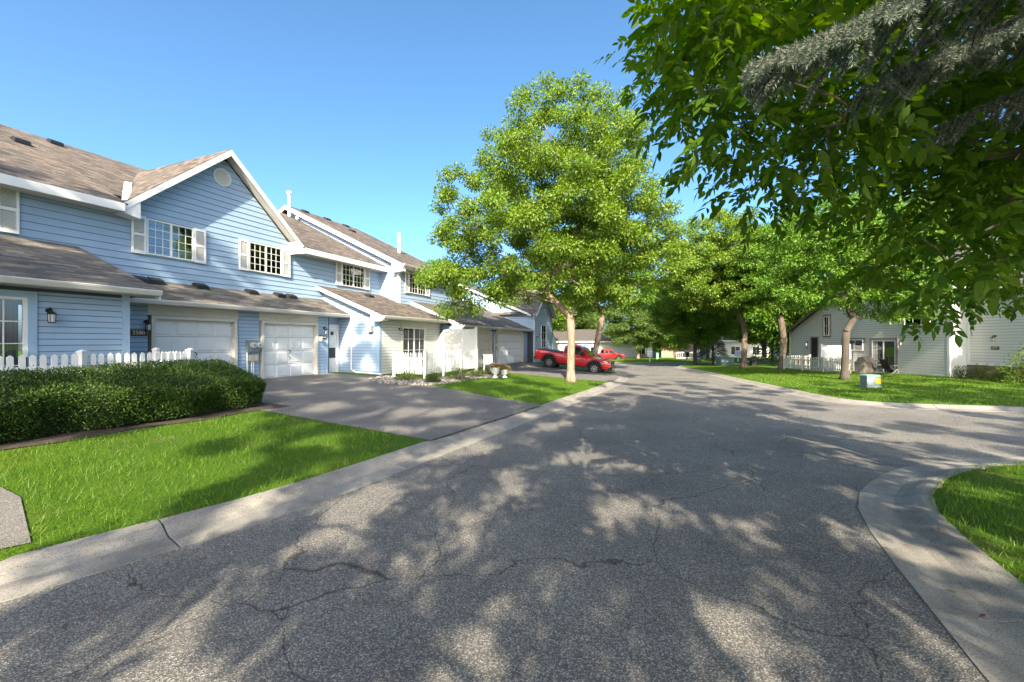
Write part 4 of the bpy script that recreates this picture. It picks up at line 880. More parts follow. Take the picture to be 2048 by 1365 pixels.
# street trees behind the photographer; they throw the dappled shade over the road
for x, y, lb, r, hh, n, rz_ in ((.9, -5.2, 'leafy street tree just behind the photographer at the road bend', 5.2, 5.7, 58, 2.1), (-12.5, -11.5, 'leafy street tree on the far left verge behind the photographer', 4.6, 9.2, 30, 3.0), (-12.2, -1.9, 'low leafy street tree left of the photographer beside the near driveway', 3.2, 5.4, 34, 1.9), (-10.4, -5.0, 'tall leafy street tree behind the photographer on the left verge', 4.7, 12.0, 85, 5.0), (10.5, -7, 'leafy street tree behind the spruce', 4.2, 6.4, 34, 2.4), (-3.9, -15, 'very tall leafy tree further back along the street', 4.3, 17.7, 66, 5.3), (15.0, 2.0, 'leafy lawn tree right of the photographer by the side street', 4.6, 7.6, 38, 3.0), (23.0, 8.6, 'leafy lawn tree far right of the photographer across the side street', 4.6, 8.0, 36, 3.2)):
    make_tree('street_tree', lb, 'tree', (x, y, float(base_z(y)) + .1), [((0, 0, hh), (r, r, rz_))], int(n * 2.35), .92, .40, 1500, .15, 'leaf_mid', 3.4, .25, 'bark', 'trees out of view behind the photographer', keep=lambda p: keep_out(p, 1.2))

# ------------------------------------------------------------------ hedge, shrubs, flowers, rocks
def hedge():
    root = thing('hedge', 'long clipped dark green yew hedge in front of the picket fence', 'hedge', UW(3, 10.3, .15), math.pi / 2 - TH)
    n = 130000; u = rng.uniform(-5.5, 7.75, n); a = rng.random(n)
    def prof(u, a):                                       # a 0..1 round the section from front foot over the top to back foot
        end = np.clip((7.75 - u) / .55, 0, 1) ** .5
        f = 9.62 + .10 * np.sin(u * 2.1) + .05 * np.sin(u * 5.3); bk = 11.08
        zf = .84 + .06 * np.sin(u * 1.7 + 1) + .04 * np.sin(u * 4.1); zk = 1.26 + .04 * np.sin(u * 1.3)
        w = np.where(a < .45, f + .28 * (1 - end) , np.where(a < .92, f + .05 + (a - .45) / .47 * (bk - f - .05), bk)); z = np.where(a < .45, .18 + (a / .45) * (zf - .18), np.where(a < .92, zf + (zk - zf) * np.sin((a - .45) / .47 * 1.45), zk * (1 - (a - .92) / .08 * .8)))
        w = 10.35 + (w - 10.35) * (.35 + .65 * end); z = .15 + (z - .15) * (.45 + .55 * end); w = np.where(a < .3, w + .16 * (1 - a / .3), w); return w, z
    w, z = prof(u, a); du = prof(u, np.clip(a + .01, 0, 1)); tw = du[0] - w; tz = du[1] - z; L = np.hypot(tw, tz) + 1e-6; nw, nz = -tz / L, tw / L
    dp = rng.random(n) ** 1.5 * .16 + rng.normal(size=n) * .014 + .035 * np.sin(u * 9 + z * 11) * np.sin(w * 8) - (rng.random(n) < .012) * .08
    P = np.stack([u - 3, w - nw * dp - 10.3, z - nz * dp - .15], 1); Nn = np.stack([np.zeros(n), nw, nz], 1); D = Nn * .8 + rand_dir(n) * .8 + [0, 0, .25]
    link('foliage', leaf_mesh('foliage', P, D, rand_dir(n), rng.uniform(.030, .060, (n, 1)), .018, 'leaf_yew', .1), root)
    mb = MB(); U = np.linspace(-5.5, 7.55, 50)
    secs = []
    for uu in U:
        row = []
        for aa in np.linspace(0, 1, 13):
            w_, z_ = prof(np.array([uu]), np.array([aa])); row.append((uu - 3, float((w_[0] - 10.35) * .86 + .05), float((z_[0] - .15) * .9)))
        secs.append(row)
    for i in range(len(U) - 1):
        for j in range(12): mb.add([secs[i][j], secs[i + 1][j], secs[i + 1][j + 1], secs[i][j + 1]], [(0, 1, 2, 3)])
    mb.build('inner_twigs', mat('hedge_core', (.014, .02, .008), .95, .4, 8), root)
    # bare soil strip at the foot
    k = 60; uu = np.linspace(-5.5, 7.9, k); vs = []
    for q in uu:
        for w_ in (9.36 + .08 * math.sin(q * 3), 9.5, 10.2, 11.1): p = UW(q, w_); vs.append((p.x, p.y, H(p.x, p.y) + .015))
    mb = MB(); mb.v = vs; mb.f = [(i * 4 + j, (i + 1) * 4 + j, (i + 1) * 4 + j + 1, i * 4 + j + 1) for i in range(k - 1) for j in range(3)]
    tag(mb.build('soil_bed', M['soil']), kind='structure')
hedge()
def shrub(label, x, y, r, h, m='leaf_shrub', n=1500, leaf=.05, group='shrubs by the houses'):
    root = thing('shrub', label, 'shrub', on_ground(x, y), 0, group); q = rand_dir(n); q[:, 2] = np.abs(q[:, 2]); rad = rng.random((n, 1)) ** .4; lump = 1 + .18 * np.sin(q[:, :1] * 7 + x) * np.cos(q[:, 1:2] * 6)
    P = q * rad * lump * np.array([r, r, h]); link('foliage', leaf_mesh('foliage', P, q + rand_dir(n) * .6 + [0, 0, .4], rand_dir(n), leaf * rng.uniform(.7, 1.4, (n, 1)), leaf * .45, m), root)
    mb = MB()
    for k in range(6): a = k * 1.05; mb.tube([(0, 0, -.03), (.5 * r * math.cos(a), .5 * r * math.sin(a), h * .7)], [.014, .006], 5)
    mb.build('stem', M['bark_dark'], root)
def sh_at(x, y, lift, **k):
    Y = F * (HC - lift) / (y - 682.5); return (x - 1024) / F * Y, Y
for x, Y, r, h, lb in ((-4.35, 17.6, .5, .35, 'low yellowish shrub at the left post of the white picket fence'), (-3.2, 17.3, .34, .42, 'small round shrub at the corner post of the picket fence'), (-2.35, 18.6, .52, .55, 'larger round shrub before the middle of the picket fence'), (-1.75, 20.2, .5, .42, 'low olive shrub near the far end of the picket fence'), (-1.15, 21.4, .5, .55, 'dark green leafy plant beside the white flower urns')):
    shrub(lb, x, Y, r, h)
for x, Y, r, h, lb, m in ((22.9, 21.8, .42, .65, 'small green shrub nearest the white corner post of the grey house', 'leaf_shrub'), (23.1, 21.0, .45, .75, 'round green shrub before the brick base, second from the corner post', 'leaf_shrub'), (23.15, 20.2, .45, .75, 'round green shrub before the brick base, third from the corner post', 'leaf_shrub'), (23.2, 18.9, .5, .6, 'dark shrub before the brick base below the big leafy bush', 'leaf_yew'), (22.5, 18.3, .95, 1.9, 'large bright leafy bush at the right edge of the picture', 'leaf_bright'), (-.75, 22.0, .35, .5, 'reddish flowering plant behind the white urns', 'leaf_flower')):
    shrub(lb, x, Y, r, h, m, 2600 if r > .9 else 1500, .09 if r > .9 else .055)
# river-rock bed
def rocks():
    poly = [P2(13.2, 10.9), P2(14.1, 12.2), P2(15.2, 12.4), P2(15.3, 10.3), P2(20.2, 10.3), P2(20.8, 9.4), P2(19.5, 8.4), P2(17, 8.9), P2(14.8, 8.9), P2(13.6, 9.6)]
    bx = [p[0] for p in poly]; by = [p[1] for p in poly]; bm = bmesh.new(); bmesh.ops.create_icosphere(bm, subdivisions=1, radius=1); ico = [tuple(v.co) for v in bm.verts]; fc = [tuple(v.index for v in f.verts) for f in bm.faces]; bm.free()
    mb = MB(); k = 0
    while k < 2600:
        x, y = random.uniform(min(bx), max(bx)), random.uniform(min(by), max(by))
        if not inside(poly, np.array([x]), np.array([y]))[0]: continue
        s = random.uniform(.03, .075); a = random.random() * 6.28; z = H(x, y); ca, sa = math.cos(a), math.sin(a); e = random.uniform(.6, 1)
        mb.add([(x + s * (p[0] * ca - p[1] * e * sa), y + s * (p[0] * sa + p[1] * e * ca), z + .03 + s * .6 * p[2]) for p in ico], fc); k += 1
    m, n, l, p = new_mat('river_rock'); g = n.new('ShaderNodeNewGeometry'); r = ramp(n, [(0, (.07, .062, .055)), (.5, (.22, .19, .165)), (1, (.42, .38, .33))]); l.new(g.outputs['Random Per Island'], r.inputs[0]); l.new(r.outputs[0], p.inputs['Base Color']); p.inputs['Roughness'].default_value = .8
    tag(mb.build('river_rocks', m, None, True), 'grey and tan river rocks bedded around the picket fence', 'rocks', kind='stuff')
    return poly
ROCKS = rocks()
# flower urns and bench
def urn(label, x, y, h, r):
    root = thing('flower_urn', label, 'planter', on_ground(x, y), 0, 'white flower urns'); MB().lathe([(r * .7, 0), (r * .72, .04), (r * .35, .09), (r * .32, h * .32), (r * .8, h * .5), (r * .95, h * .85), (r * 1.08, h * .93), (r * 1.08, h), (r * .9, h), (r * .85, h * .9)], 20).build('urn', M['white_vinyl'], root, True)
    n = 500; q = rand_dir(n); q[:, 2] = np.abs(q[:, 2]); link('flowers', leaf_mesh('flowers', q * rng.random((n, 1)) ** .4 * np.array([r * 1.5, r * 1.5, r * 1.4]) + [0, 0, h * .9], q + rand_dir(n) * .6, rand_dir(n), .07, .035, 'leaf_flower'), root)
urn('tall white urn with yellow flowers at the lawn edge', -.80, 20.3, .5, .22); urn('lower white urn with trailing flowers right of the tall one', -.36, 20.6, .4, .2)
bench = thing('garden_bench', 'small white slatted bench behind the flower urns', 'bench', UW(21.3, 9.9, .12), math.pi / 2 - TH)
for k in range(9): MB().box(-.5 + k * .125, -.44 + k * .125, .28, .31, .42, .85).build('back_slat', M['white_vinyl'], bench)
MB().box(-.55, .6, -.15, .3, .38, .42).build('seat', M['white_vinyl'], bench); MB().box(-.55, .6, .27, .32, .84, .9).build('top_rail', M['white_vinyl'], bench)
for x in (-.52, .52):
    for y in (-.12, .25): MB().box(x, x + .06, y, y + .06, -.1, .38).build('leg', M['white_vinyl'], bench)

# ------------------------------------------------------------------ pickup trucks
def pickup(label, loc, rz, pitch):
    root = thing('pickup_truck', label, 'truck', loc, rz); root.rotation_euler = (0, pitch, rz)
    # x forward, origin on the ground between the axles; length 5.3, width 1.86
    hw = .93
    def loft(secs, name, m, **k):                         # secs: (x, [(y,z)...]) closed half sections mirrored
        mb = MB(); n = len(secs[0][1]) * 2
        for x, pr_ in secs: mb.v += [(x, y, z) for y, z in pr_] + [(x, -y, z) for y, z in reversed(pr_)]
        for i in range(len(secs) - 1):
            for j in range(n): j2 = (j + 1) % n; mb.f.append((i * n + j, i * n + j2, (i + 1) * n + j2, (i + 1) * n + j))
        mb.f.append(tuple(range(n))[::-1]); mb.f.append(tuple((len(secs) - 1) * n + j for j in range(n))); return mb.build(name, M[m], root, True, **k)
    def sec(x, zb, zt, w=1.0, top=.93): return (x, [(.02, zb), (hw * w * .93, zb), (hw * w, zb + .12), (hw * w, (zb + zt) / 2), (hw * w * .985, zt - .10), (hw * w * top, zt), (.02, zt)])
    # wheel arch shaping: raise the underside over the axles
    XF, XR = 1.62, -1.58
    secs = []
    for x in np.linspace(-2.62, 2.66, 67):
        zb = .46
        for xa in (XF, XR):
            d = abs(x - xa)
            if d < .50: zb = max(zb, .40 + math.sqrt(.50 ** 2 - d * d) * 1.02)
        zt = 1.19 if x < .55 else (1.16 - .06 * (x - .55) - (.12 * max(0, x - 2.2) ** 1 if x > 2.2 else 0))
        if x > 2.45: zt -= .25 * (x - 2.45)
        w = 1.0 if -2.4 < x < 2.1 else (1 - .10 * ((x - 2.1) / .56) ** 2 if x > 0 else .985)
        secs.append(sec(x, zb, zt, w, .93 if x < .55 else .86))
    body = loft(secs, 'body', 'red_paint'); m_ = body.modifiers.new('edge', 'EDGE_SPLIT'); m_.split_angle = R(38)
    cab = [(-.66, 1.17, .90, .90), (-.62, 1.60, .86, .80), (-.45, 1.80, .80, .70), (.15, 1.83, .79, .70), (.45, 1.80, .79, .70), (.62, 1.70, .80, .74), (1.28, 1.14, .86, .86)]
    secs = [(x, [(.02, 1.12), (hw * .97, 1.12), (hw * wb, max(1.14, zt - .12)), (hw * wt, zt), (.02, zt + .02)]) for x, zt, wb, wt in cab]
    cb = loft(secs, 'cab', 'red_paint'); m_ = cb.modifiers.new('edge', 'EDGE_SPLIT'); m_.split_angle = R(35)
    def side_panel(name, pts, m, off=.012, parent=None):
        for sg in (-1, 1):
            mb = MB(); mb.prism([(x, sg * (y + off), z) for x, y, z in pts], (0, -sg * .02, 0)); mb.build(name, M[m], parent or root)
    ys = lambda z: hw * (.97 - .13 * (z - 1.14) / .58) if z < 1.72 else .78
    def gl(xs): return [(x, ys(z), z) for x, z in xs]
    side_panel('side_window', gl([(.06, 1.20), (.98, 1.20), (.62, 1.62), (.42, 1.70), (.06, 1.71)]), 'car_glass'); side_panel('side_window', gl([(-.02, 1.20), (-.02, 1.71), (-.36, 1.70), (-.50, 1.58), (-.50, 1.20)]), 'car_glass')
    MB().add([(1.26, -.74, 1.17), (1.26, .74, 1.17), (.66, .62, 1.70), (.66, -.62, 1.70)], [(0, 1, 2, 3)]).build('windscreen', M['car_glass'], root).location = (.02, 0, .012)
    MB().add([(-.67, -.70, 1.24), (-.67, .70, 1.24), (-.63, .62, 1.66), (-.63, -.62, 1.66)], [(3, 2, 1, 0)]).build('rear_window', M['car_glass'], root).location = (-.015, 0, 0)
    MB().box(-2.56, -.72, -.80, .80, 1.192, 1.20).build('bed_cover', M['black'], root); MB().box(-2.6, -.68, .80, .92, 1.18, 1.215).box(-2.6, -.68, -.92, -.80, 1.18, 1.215).build('bed_rail', M['black'], root)
    for xa in (XF, XR):
        for sg in (-1, 1):
            wh = thing_part = bpy.data.objects.new('wheel', None); col.objects.link(wh); wh.parent = root; wh.location = (xa, sg * .80, .39)
            mb = MB(); pr_ = [(.24, -.12), (.35, -.125), (.385, -.09), (.392, 0), (.385, .09), (.35, .125), (.24, .12)]; o = 0
            for r, y in pr_:
                for k in range(28): a = 2 * math.pi * k / 28; mb.v.append((r * math.cos(a), y, r * math.sin(a)))
            for i in range(6):
                for k in range(28): k2 = (k + 1) % 28; mb.f.append((i * 28 + k, i * 28 + k2, (i + 1) * 28 + k2, (i + 1) * 28 + k))
            mb.build('tyre', M['tyre'], wh, True)
            MB().tube([(0, -.08, 0), (0, .08, 0)], .245, 24).build('rim', M['black'], wh)
            for k in range(10):
                a = 2 * math.pi * k / 10; c_, s2 = math.cos(a), math.sin(a); q = lambda r, t: (r * c_ - t * s2, sg * .10, r * s2 + t * c_); MB().prism([q(.10, -.012), q(.225, -.032), q(.225, .032), q(.10, .012)], (0, -sg * .03, 0)).build('spoke', M['rim'], wh)
            MB().tube([(0, sg * .07, 0), (0, sg * .115, 0)], .07, 12).build('hub', M['rim'], wh)
            mb = MB(); n = 18
            for k in range(n):                            # black flare over the arch
                a0, a1 = math.pi * k / n, math.pi * (k + 1) / n; y0, y1 = sg * (hw - .03), sg * (hw + .022)
                q = lambda r, a, y: (xa + r * math.cos(a), y, .40 + r * 1.02 * math.sin(a)); mb.hexa([q(.485, a0, y0), q(.485, a1, y0), q(.485, a1, y1), q(.485, a0, y1), q(.57, a0, y0), q(.57, a1, y0), q(.57, a1, y1), q(.57, a0, y1)])
            mb.build('wheel_arch', M['black'], root)
            MB().tube([(xa, sg * .55, .40), (xa, sg * .68, .40)], .47, 16).build('wheel_well', M['black'], root)
    MB().box(2.50, 2.74, -.86, .86, .42, .62).build('front_bumper', M['black'], root, bevel=.03); MB().box(2.58, 2.70, -.52, .52, .70, 1.0).build('grille', M['black'], root, bevel=.02); MB().box(-2.74, -2.58, -.88, .88, .50, .68).build('rear_bumper', M['black'], root, bevel=.03)
    for sg in (-1, 1):
        MB().hexa([(2.36, sg * .56, .80), (2.66, sg * .54, .80), (2.44, sg * .885, .82), (2.2, sg * .90, .84), (2.36, sg * .56, .98), (2.63, sg * .54, .97), (2.42, sg * .87, .98), (2.2, sg * .90, .99)]).build('headlight', M['chrome_lamp'], root)
        MB().box(-2.65, -2.55, sg * .80 - .07, sg * .80 + .07, .78, 1.12).build('tail_light', M['tail_lamp'], root); MB().box(.72, .86, sg * 1.04 - .10, sg * 1.04 + .10, 1.16, 1.33).build('wing_mirror', M['black'], root, bevel=.03)
        for x in (-.42, .35): MB().box(x, x + .16, sg * .945 - .012, sg * .945 + .012, 1.02, 1.05).build('door_handle', M['black'], root)
        for x in (-.60, .02, 1.02): MB().box(x, x + .012, sg * .93 - .004, sg * .93 + .004, .52, 1.14).build('door_gap', M['black'], root)
        MB().box(-.95, 1.0, sg * .86 - .08, sg * .86 + .06, .36, .44).build('side_step', M['black'], root)
    MB().box(-2.3, 2.4, -.6, .6, .38, .56).build('chassis', M['black'], root); MB().box(2.745, 2.75, -.15, .15, .47, .57).build('licence_plate', M['paper'], root)
    return root
rzt = math.atan2(-S, C)
tu, tw_ = 29.5, 7.46
tp = UW(tu, tw_); truck = pickup('red pickup truck parked nose-down on the sloping driveway beside the big tree', (tp.x, tp.y, -.315), rzt, R(7.0))
t2 = copy_tree(truck); t2.location = (14.6, 66, float(base_z(66)) + .05); t2.rotation_euler = (0, 0, R(8)); tag(t2, 'second red pickup, far off before the pale house at the end of the street', 'truck')

# ------------------------------------------------------------------ grey house on the right
Rh = House('townhouse', 'grey-sided house on the right with a sliding patio door and brick base', 0, 0, 0, (Vector((23.6, 36.2, -.45)), -math.pi / 2), 'grey_siding')
# local: x towards the camera (-Y world), -y faces the street (-X world)
Rl = 13.2
R_w = Rh.part('front_wall', MB().box(0, Rl, 0, .2, -.4, 3.0).prism([(0, 0, 3.0), (Rl, 0, 3.0), (Rl, 0, 5.55), (5.1, 0, 5.55)], (0, .2, 0)), 'siding_shadow_backing')
Rh.boards(R_w, 'f', 0, 2.6, .75, 3.0, 0, .15); Rh.boards(R_w, 'f', 2.6, Rl, .15, 3.0, 0, .15)
Rh.boards(R_w, 'f', 0, Rl, 3.0, 5.5, 0, .15, clip=lambda z: (max(0, (z + .1 - 3.0) * 2), Rl))
def bricks(h, parent, x0, x1, z0, z1, y, n=(.21, .07)):
    key = 'brick'
    if key not in h.cache: h.cache[key] = MB().box(0, n[0] - .012, -.022, 0, 0, n[1] - .012).mesh('brick', M['brick'])
    r = 0; z = z0
    while z + n[1] <= z1 + .01:
        x = x0 - (n[0] / 2 if r % 2 else 0)
        while x < x1 - .05:
            if x >= x0 - .01 and x + n[0] <= x1 + .02: link('brick', h.cache[key], parent, (x, y + random.uniform(-.003, .003), z))
            x += n[0]
        z += n[1]; r += 1
bw = Rh.box('brick_base', .0, 2.6, -.02, 0, -.35, .73, 'mortar'); bricks(Rh, bw, 0, 2.6, -.1, .73, -.02)
Rh.box('corner_post', Rl - .12, Rl + .03, -.03, .1, -.05, 3.1, 'white_trim'); Rh.box('corner_post', -.05, .08, -.03, .1, .7, 3.0, 'white_trim')
# second wing nearer the camera, set back
Rs = Rh.part('step_wall', MB().box(Rl, Rl + .02, .1, .9, -.2, 5.6), 'cream_trim')
R2 = Rh.part('wing_wall', MB().box(Rl + .02, 22, .9, 1.1, -.2, 4.8), 'siding_shadow_backing'); Rh.boards(R2, 'f', Rl + .1, 21.9, 1.0, 4.8, .9, .15)
z = .1                                                       # short returns between the two walls face the camera
for k in range(29): link('siding_board', MB().box(0, .024, .02, .88, 0, .146).mesh('siding_board', M['grey_siding']), Rs, (Rl + .02, 0, z + k * .15))
Rh.box('corner_post', Rl + .05, Rl + .18, .86, .92, .95, 4.8, 'white_trim'); Rh.box('siding_sill', Rl + .05, 22, .85, .9, .94, 1.0, 'white_trim')
b2 = Rh.box('brick_base', Rl + .05, 22, .88, .9, -.2, .94, 'mortar'); bricks(Rh, b2, Rl + .06, 17.0, .1, .94, .88)
Rh.roof('roof', [(-.5, 9, 2.8), (-.5, -.4, 2.8), (5.1, -.4, 5.6), (5.1, 9, 5.6)], m='shingle_grey'); Rh.roof('main_roof', [(5.0, -.4, 5.6), (Rl + .3, -.4, 5.6), (Rl + .3, 7, 9.2), (5.0, 7, 9.2)], m='shingle_grey')
Rh.roof('wing_roof', [(Rl - .3, .4, 4.75), (22.5, .4, 4.75), (22.5, 6, 7.5), (Rl - .3, 6, 7.5)], m='shingle_grey')
Rh.rake((-.5, -.42, 2.76), (5.1, -.42, 5.56), (0, .03, 0), .2, 'taupe_trim'); Rh.box('eave_fascia', 5.1, Rl + .3, -.44, -.4, 5.36, 5.56, 'taupe_trim')
def rwin(x0, x1, z0, z1, rows=2, cols=2):
    t = .13; Rh.part('window_casing', MB().box(x0 - t, x0, -.06, -.01, z0 - t, z1 + t).box(x1, x1 + t, -.06, -.01, z0 - t, z1 + t).box(x0, x1, -.06, -.01, z1, z1 + t).box(x0, x1, -.06, -.01, z0 - t, z0), 'taupe_trim'); Rh.window(x0, x1, z0, z1, -.05, cols, rows, 1, False, None)
rwin(4.0, 4.55, 2.6, 4.05); rwin(10.6, 12.2, 3.1, 4.3, 2, 3); rwin(6.2, 7.6, 1.55, 2.3, 1, 2)
Rh.part('door_recess', MB().box(2.62, 3.3, -.035, -.028, .2, 2.45), 'room_dark'); Rh.part('recess_trim', MB().box(2.5, 2.62, -.05, -.02, .2, 2.55).box(3.3, 3.4, -.05, -.02, .2, 2.55).box(2.62, 3.3, -.05, -.02, 2.45, 2.55), 'taupe_trim')
rd = Rh.part('patio_door', MB().box(8.1, 8.28, -.06, -.01, .1, 2.42).box(10.0, 10.16, -.06, -.01, .1, 2.42).box(8.28, 10.0, -.06, -.01, 2.25, 2.42), 'taupe_trim')
Rh.part('door_frame', MB().box(8.28, 8.35, -.05, .0, .15, 2.25).box(9.93, 10.0, -.05, .0, .15, 2.25).box(8.35, 9.93, -.05, .0, 2.18, 2.25).box(9.1, 9.17, -.05, .0, .15, 2.18).box(8.35, 9.93, -.05, .0, .15, .22), 'white_trim', rd)
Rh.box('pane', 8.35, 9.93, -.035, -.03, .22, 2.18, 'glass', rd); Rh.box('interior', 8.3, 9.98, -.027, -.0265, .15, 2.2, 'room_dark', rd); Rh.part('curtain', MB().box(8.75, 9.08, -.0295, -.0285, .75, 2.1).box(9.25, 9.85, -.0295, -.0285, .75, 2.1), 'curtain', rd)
mb = MB()
for x in (8.5, 8.65): mb.box(x - .008, x + .008, -.045, -.036, .22, 2.18)
for z in (.6, 1.0, 1.4, 1.8): mb.box(8.35, 8.75, -.046, -.037, z - .008, z + .008)
Rh.part('muntin', mb, 'white_trim', rd)
Rh.lantern(2.2, 2.0, -.02); Rh.lantern(10.45, 2.1, -.02); Rh.lantern(14.6, 2.35, .88); Rh.number('2577', 14.6, 1.85, .90, .10, .34); Rh.box('door_chime', 2.14, 2.26, -.06, -.03, 1.55, 1.75, 'taupe_trim')
rf = picket_fence('cream picket fence round the patio of the grey house on the right', [(23.3, 33.4), (21.3, 33.4), (21.3, 27.2), (21.5, 27.0)], .62, .15, .08, [(23.3, 33.4), (21.3, 33.4), (21.3, 31.3), (21.3, 29.2), (21.3, 27.1)], m='cream_trim', z0=-.42)
ps = thing('privacy_screen', 'white vinyl privacy panel beside the right-hand patio, partly in shade', 'fence', (21.5, 29.6, -.40), 0)
MB().box(0, 1.9, 0, .05, .1, 1.85).build('panel', M['white_vinyl'], ps); MB().box(-.1, 0, -.04, .09, -.1, 1.95).build('post', M['white_vinyl'], ps); MB().box(1.9, 2.0, -.04, .09, -.1, 1.95).build('post', M['white_vinyl'], ps)
gp = thing('grill', 'covered gas grill standing on the right-hand patio beside the fence end', 'grill', (22.2, 26.8, -.38), R(20))
MB().hexa([(-.55, -.28, .1), (.55, -.28, .1), (.55, .28, .1), (-.55, .28, .1), (-.6, -.3, .85), (.6, -.3, .85), (.6, .3, .85), (-.6, .3, .85)]).build('cover', M['grill_cover'], gp, bevel=.04); MB().prism([(-.42, -.3, .85), (-.42, .3, .85), (-.42, .2, 1.1), (-.42, -.12, 1.16)], (.84, 0, 0)).build('hood', M['grill_cover'], gp, bevel=.04)
for x in (-.45, .45): MB().tube([(x, -.3, .06), (x, -.22, .06)], .06, 10).build('wheel', M['black'], gp)
def chair(label, x, y, rz):
    c_ = thing('patio_chair', label, 'chair', (x, y, -.37), rz, 'folding patio chairs')
    MB().box(-.26, .26, -.25, .25, .42, .45).build('seat', M['dark_metal'], c_); MB().hexa([(-.26, .22, .45), (.26, .22, .45), (.26, .25, .45), (-.26, .25, .45), (-.26, .42, 1.0), (.26, .42, 1.0), (.26, .45, 1.0), (-.26, .45, 1.0)]).build('backrest', M['dark_metal'], c_)
    for sx in (-.25, .25): MB().tube([(sx, -.35, 0), (sx, .25, .62), (sx, -.25, .64)], .014, 6).build('leg', M['grey_metal'], c_); MB().tube([(sx, .35, 0), (sx, -.25, .44)], .014, 6).build('leg', M['grey_metal'], c_)
chair('dark folding chair in front of the right-hand patio door', 22.8, 26.6, R(60)); chair('dark folding chair at the right jamb of the patio door', 22.95, 25.9, R(95))
# utility boxes, mailboxes
ub = thing('utility_box', 'blue-grey pad utility box with yellow sticker on the right lawn', 'utility box', on_ground(15.2, 18.1), R(-8)); ub.scale = (.85, .85, .85)
MB().box(-.34, .34, -.3, .3, -.05, .10).build('base', M['utility_blue'], ub, bevel=.02); MB().box(-.31, .31, -.27, .27, .10, .55).build('cabinet', M['utility_blue'], ub, bevel=.03); MB().hexa([(-.33, -.29, .55), (.33, -.29, .55), (.33, .29, .55), (-.33, .29, .55), (-.3, -.25, .63), (.3, -.25, .63), (.3, .25, .63), (-.3, .25, .63)]).build('lid', M['pale_green'], ub, bevel=.02)
MB().box(.06, .29, -.276, -.271, .2, .47).build('yellow_sticker', M['yellow'], ub)
for z in (.32, .42): MB().box(-.27, -.15, -.276, -.271, z, z + .07).build('label', M['paper'], ub)
def cabinet(label, x, y, w_, d, h, m, nm='utility_cabinet'):
    o = thing(nm, label, 'utility box', on_ground(x, y)); MB().box(-w_ / 2, w_ / 2, -d / 2, d / 2, -.05, h * .94).build('body', M[m], o, bevel=.02); MB().box(-w_ / 2 - .03, w_ / 2 + .03, -d / 2 - .03, d / 2 + .03, h * .94, h).build('lid', M[m], o, bevel=.01); MB().box(.02 - .008, .02 + .008, -d / 2 - .006, -d / 2, .05, h * .9).build('door_gap', M['black'], o)
cabinet('wide teal transformer cabinet on the lawn behind the forked tree', 21.2, 42.5, 1.4, .9, .85, 'utility_green'); cabinet('small dark utility box between the two forked lawn trees', 22.6, 40.0, .45, .4, .5, 'black')
cabinet('pale green cable pedestal near the small far tree', 22.8, 67, .35, .35, 1.0, 'pale_green', 'cable_pedestal'); cabinet('pale green pedestal at the left corner of the grey house', 22.9, 35.3, .35, .3, .7, 'pale_green', 'cable_pedestal')
def mailbox(label, x, y, w_, m='white_vinyl', h=1.45):
    o = thing('mailbox_cluster', label, 'mailbox', on_ground(x, y), 0, 'mailbox clusters along the cross street'); MB().box(-.07, .07, -.07, .07, -.2, h * .5).build('post', M[m], o); MB().box(-w_ / 2, w_ / 2, -.25, .25, h * .48, h * .95).build('cabinet', M[m], o, bevel=.02)
    MB().prism([(-w_ / 2 - .04, -.29, h * .95), (-w_ / 2 - .04, .29, h * .95), (-w_ / 2 - .04, 0, h * 1.04)], (w_ + .08, 0, 0)).build('roof', M[m], o)
    for i in range(3): MB().box(-w_ / 2 + .04, w_ / 2 - .04, -.262, -.25, h * (.51 + .14 * i), h * (.63 + .14 * i)).build('door', M['garage_white'] if m == 'white_vinyl' else M['black'], o)
mailbox('white mailbox cluster standing alone left of the dark round tree', 18.6, 57.6, .55); mailbox('dark grey mailbox cluster left of the white pair', 23.2, 56.6, .55, 'grey_metal'); mailbox('white mailbox cluster just left of the dark tree trunk', 25.0, 57.2, .5); mailbox('white mailbox cluster right behind the dark tree trunk', 28.6, 58.5, .5); mailbox('wide white mailbox cluster right of the dark tree trunk', 31.0, 58.5, .7)

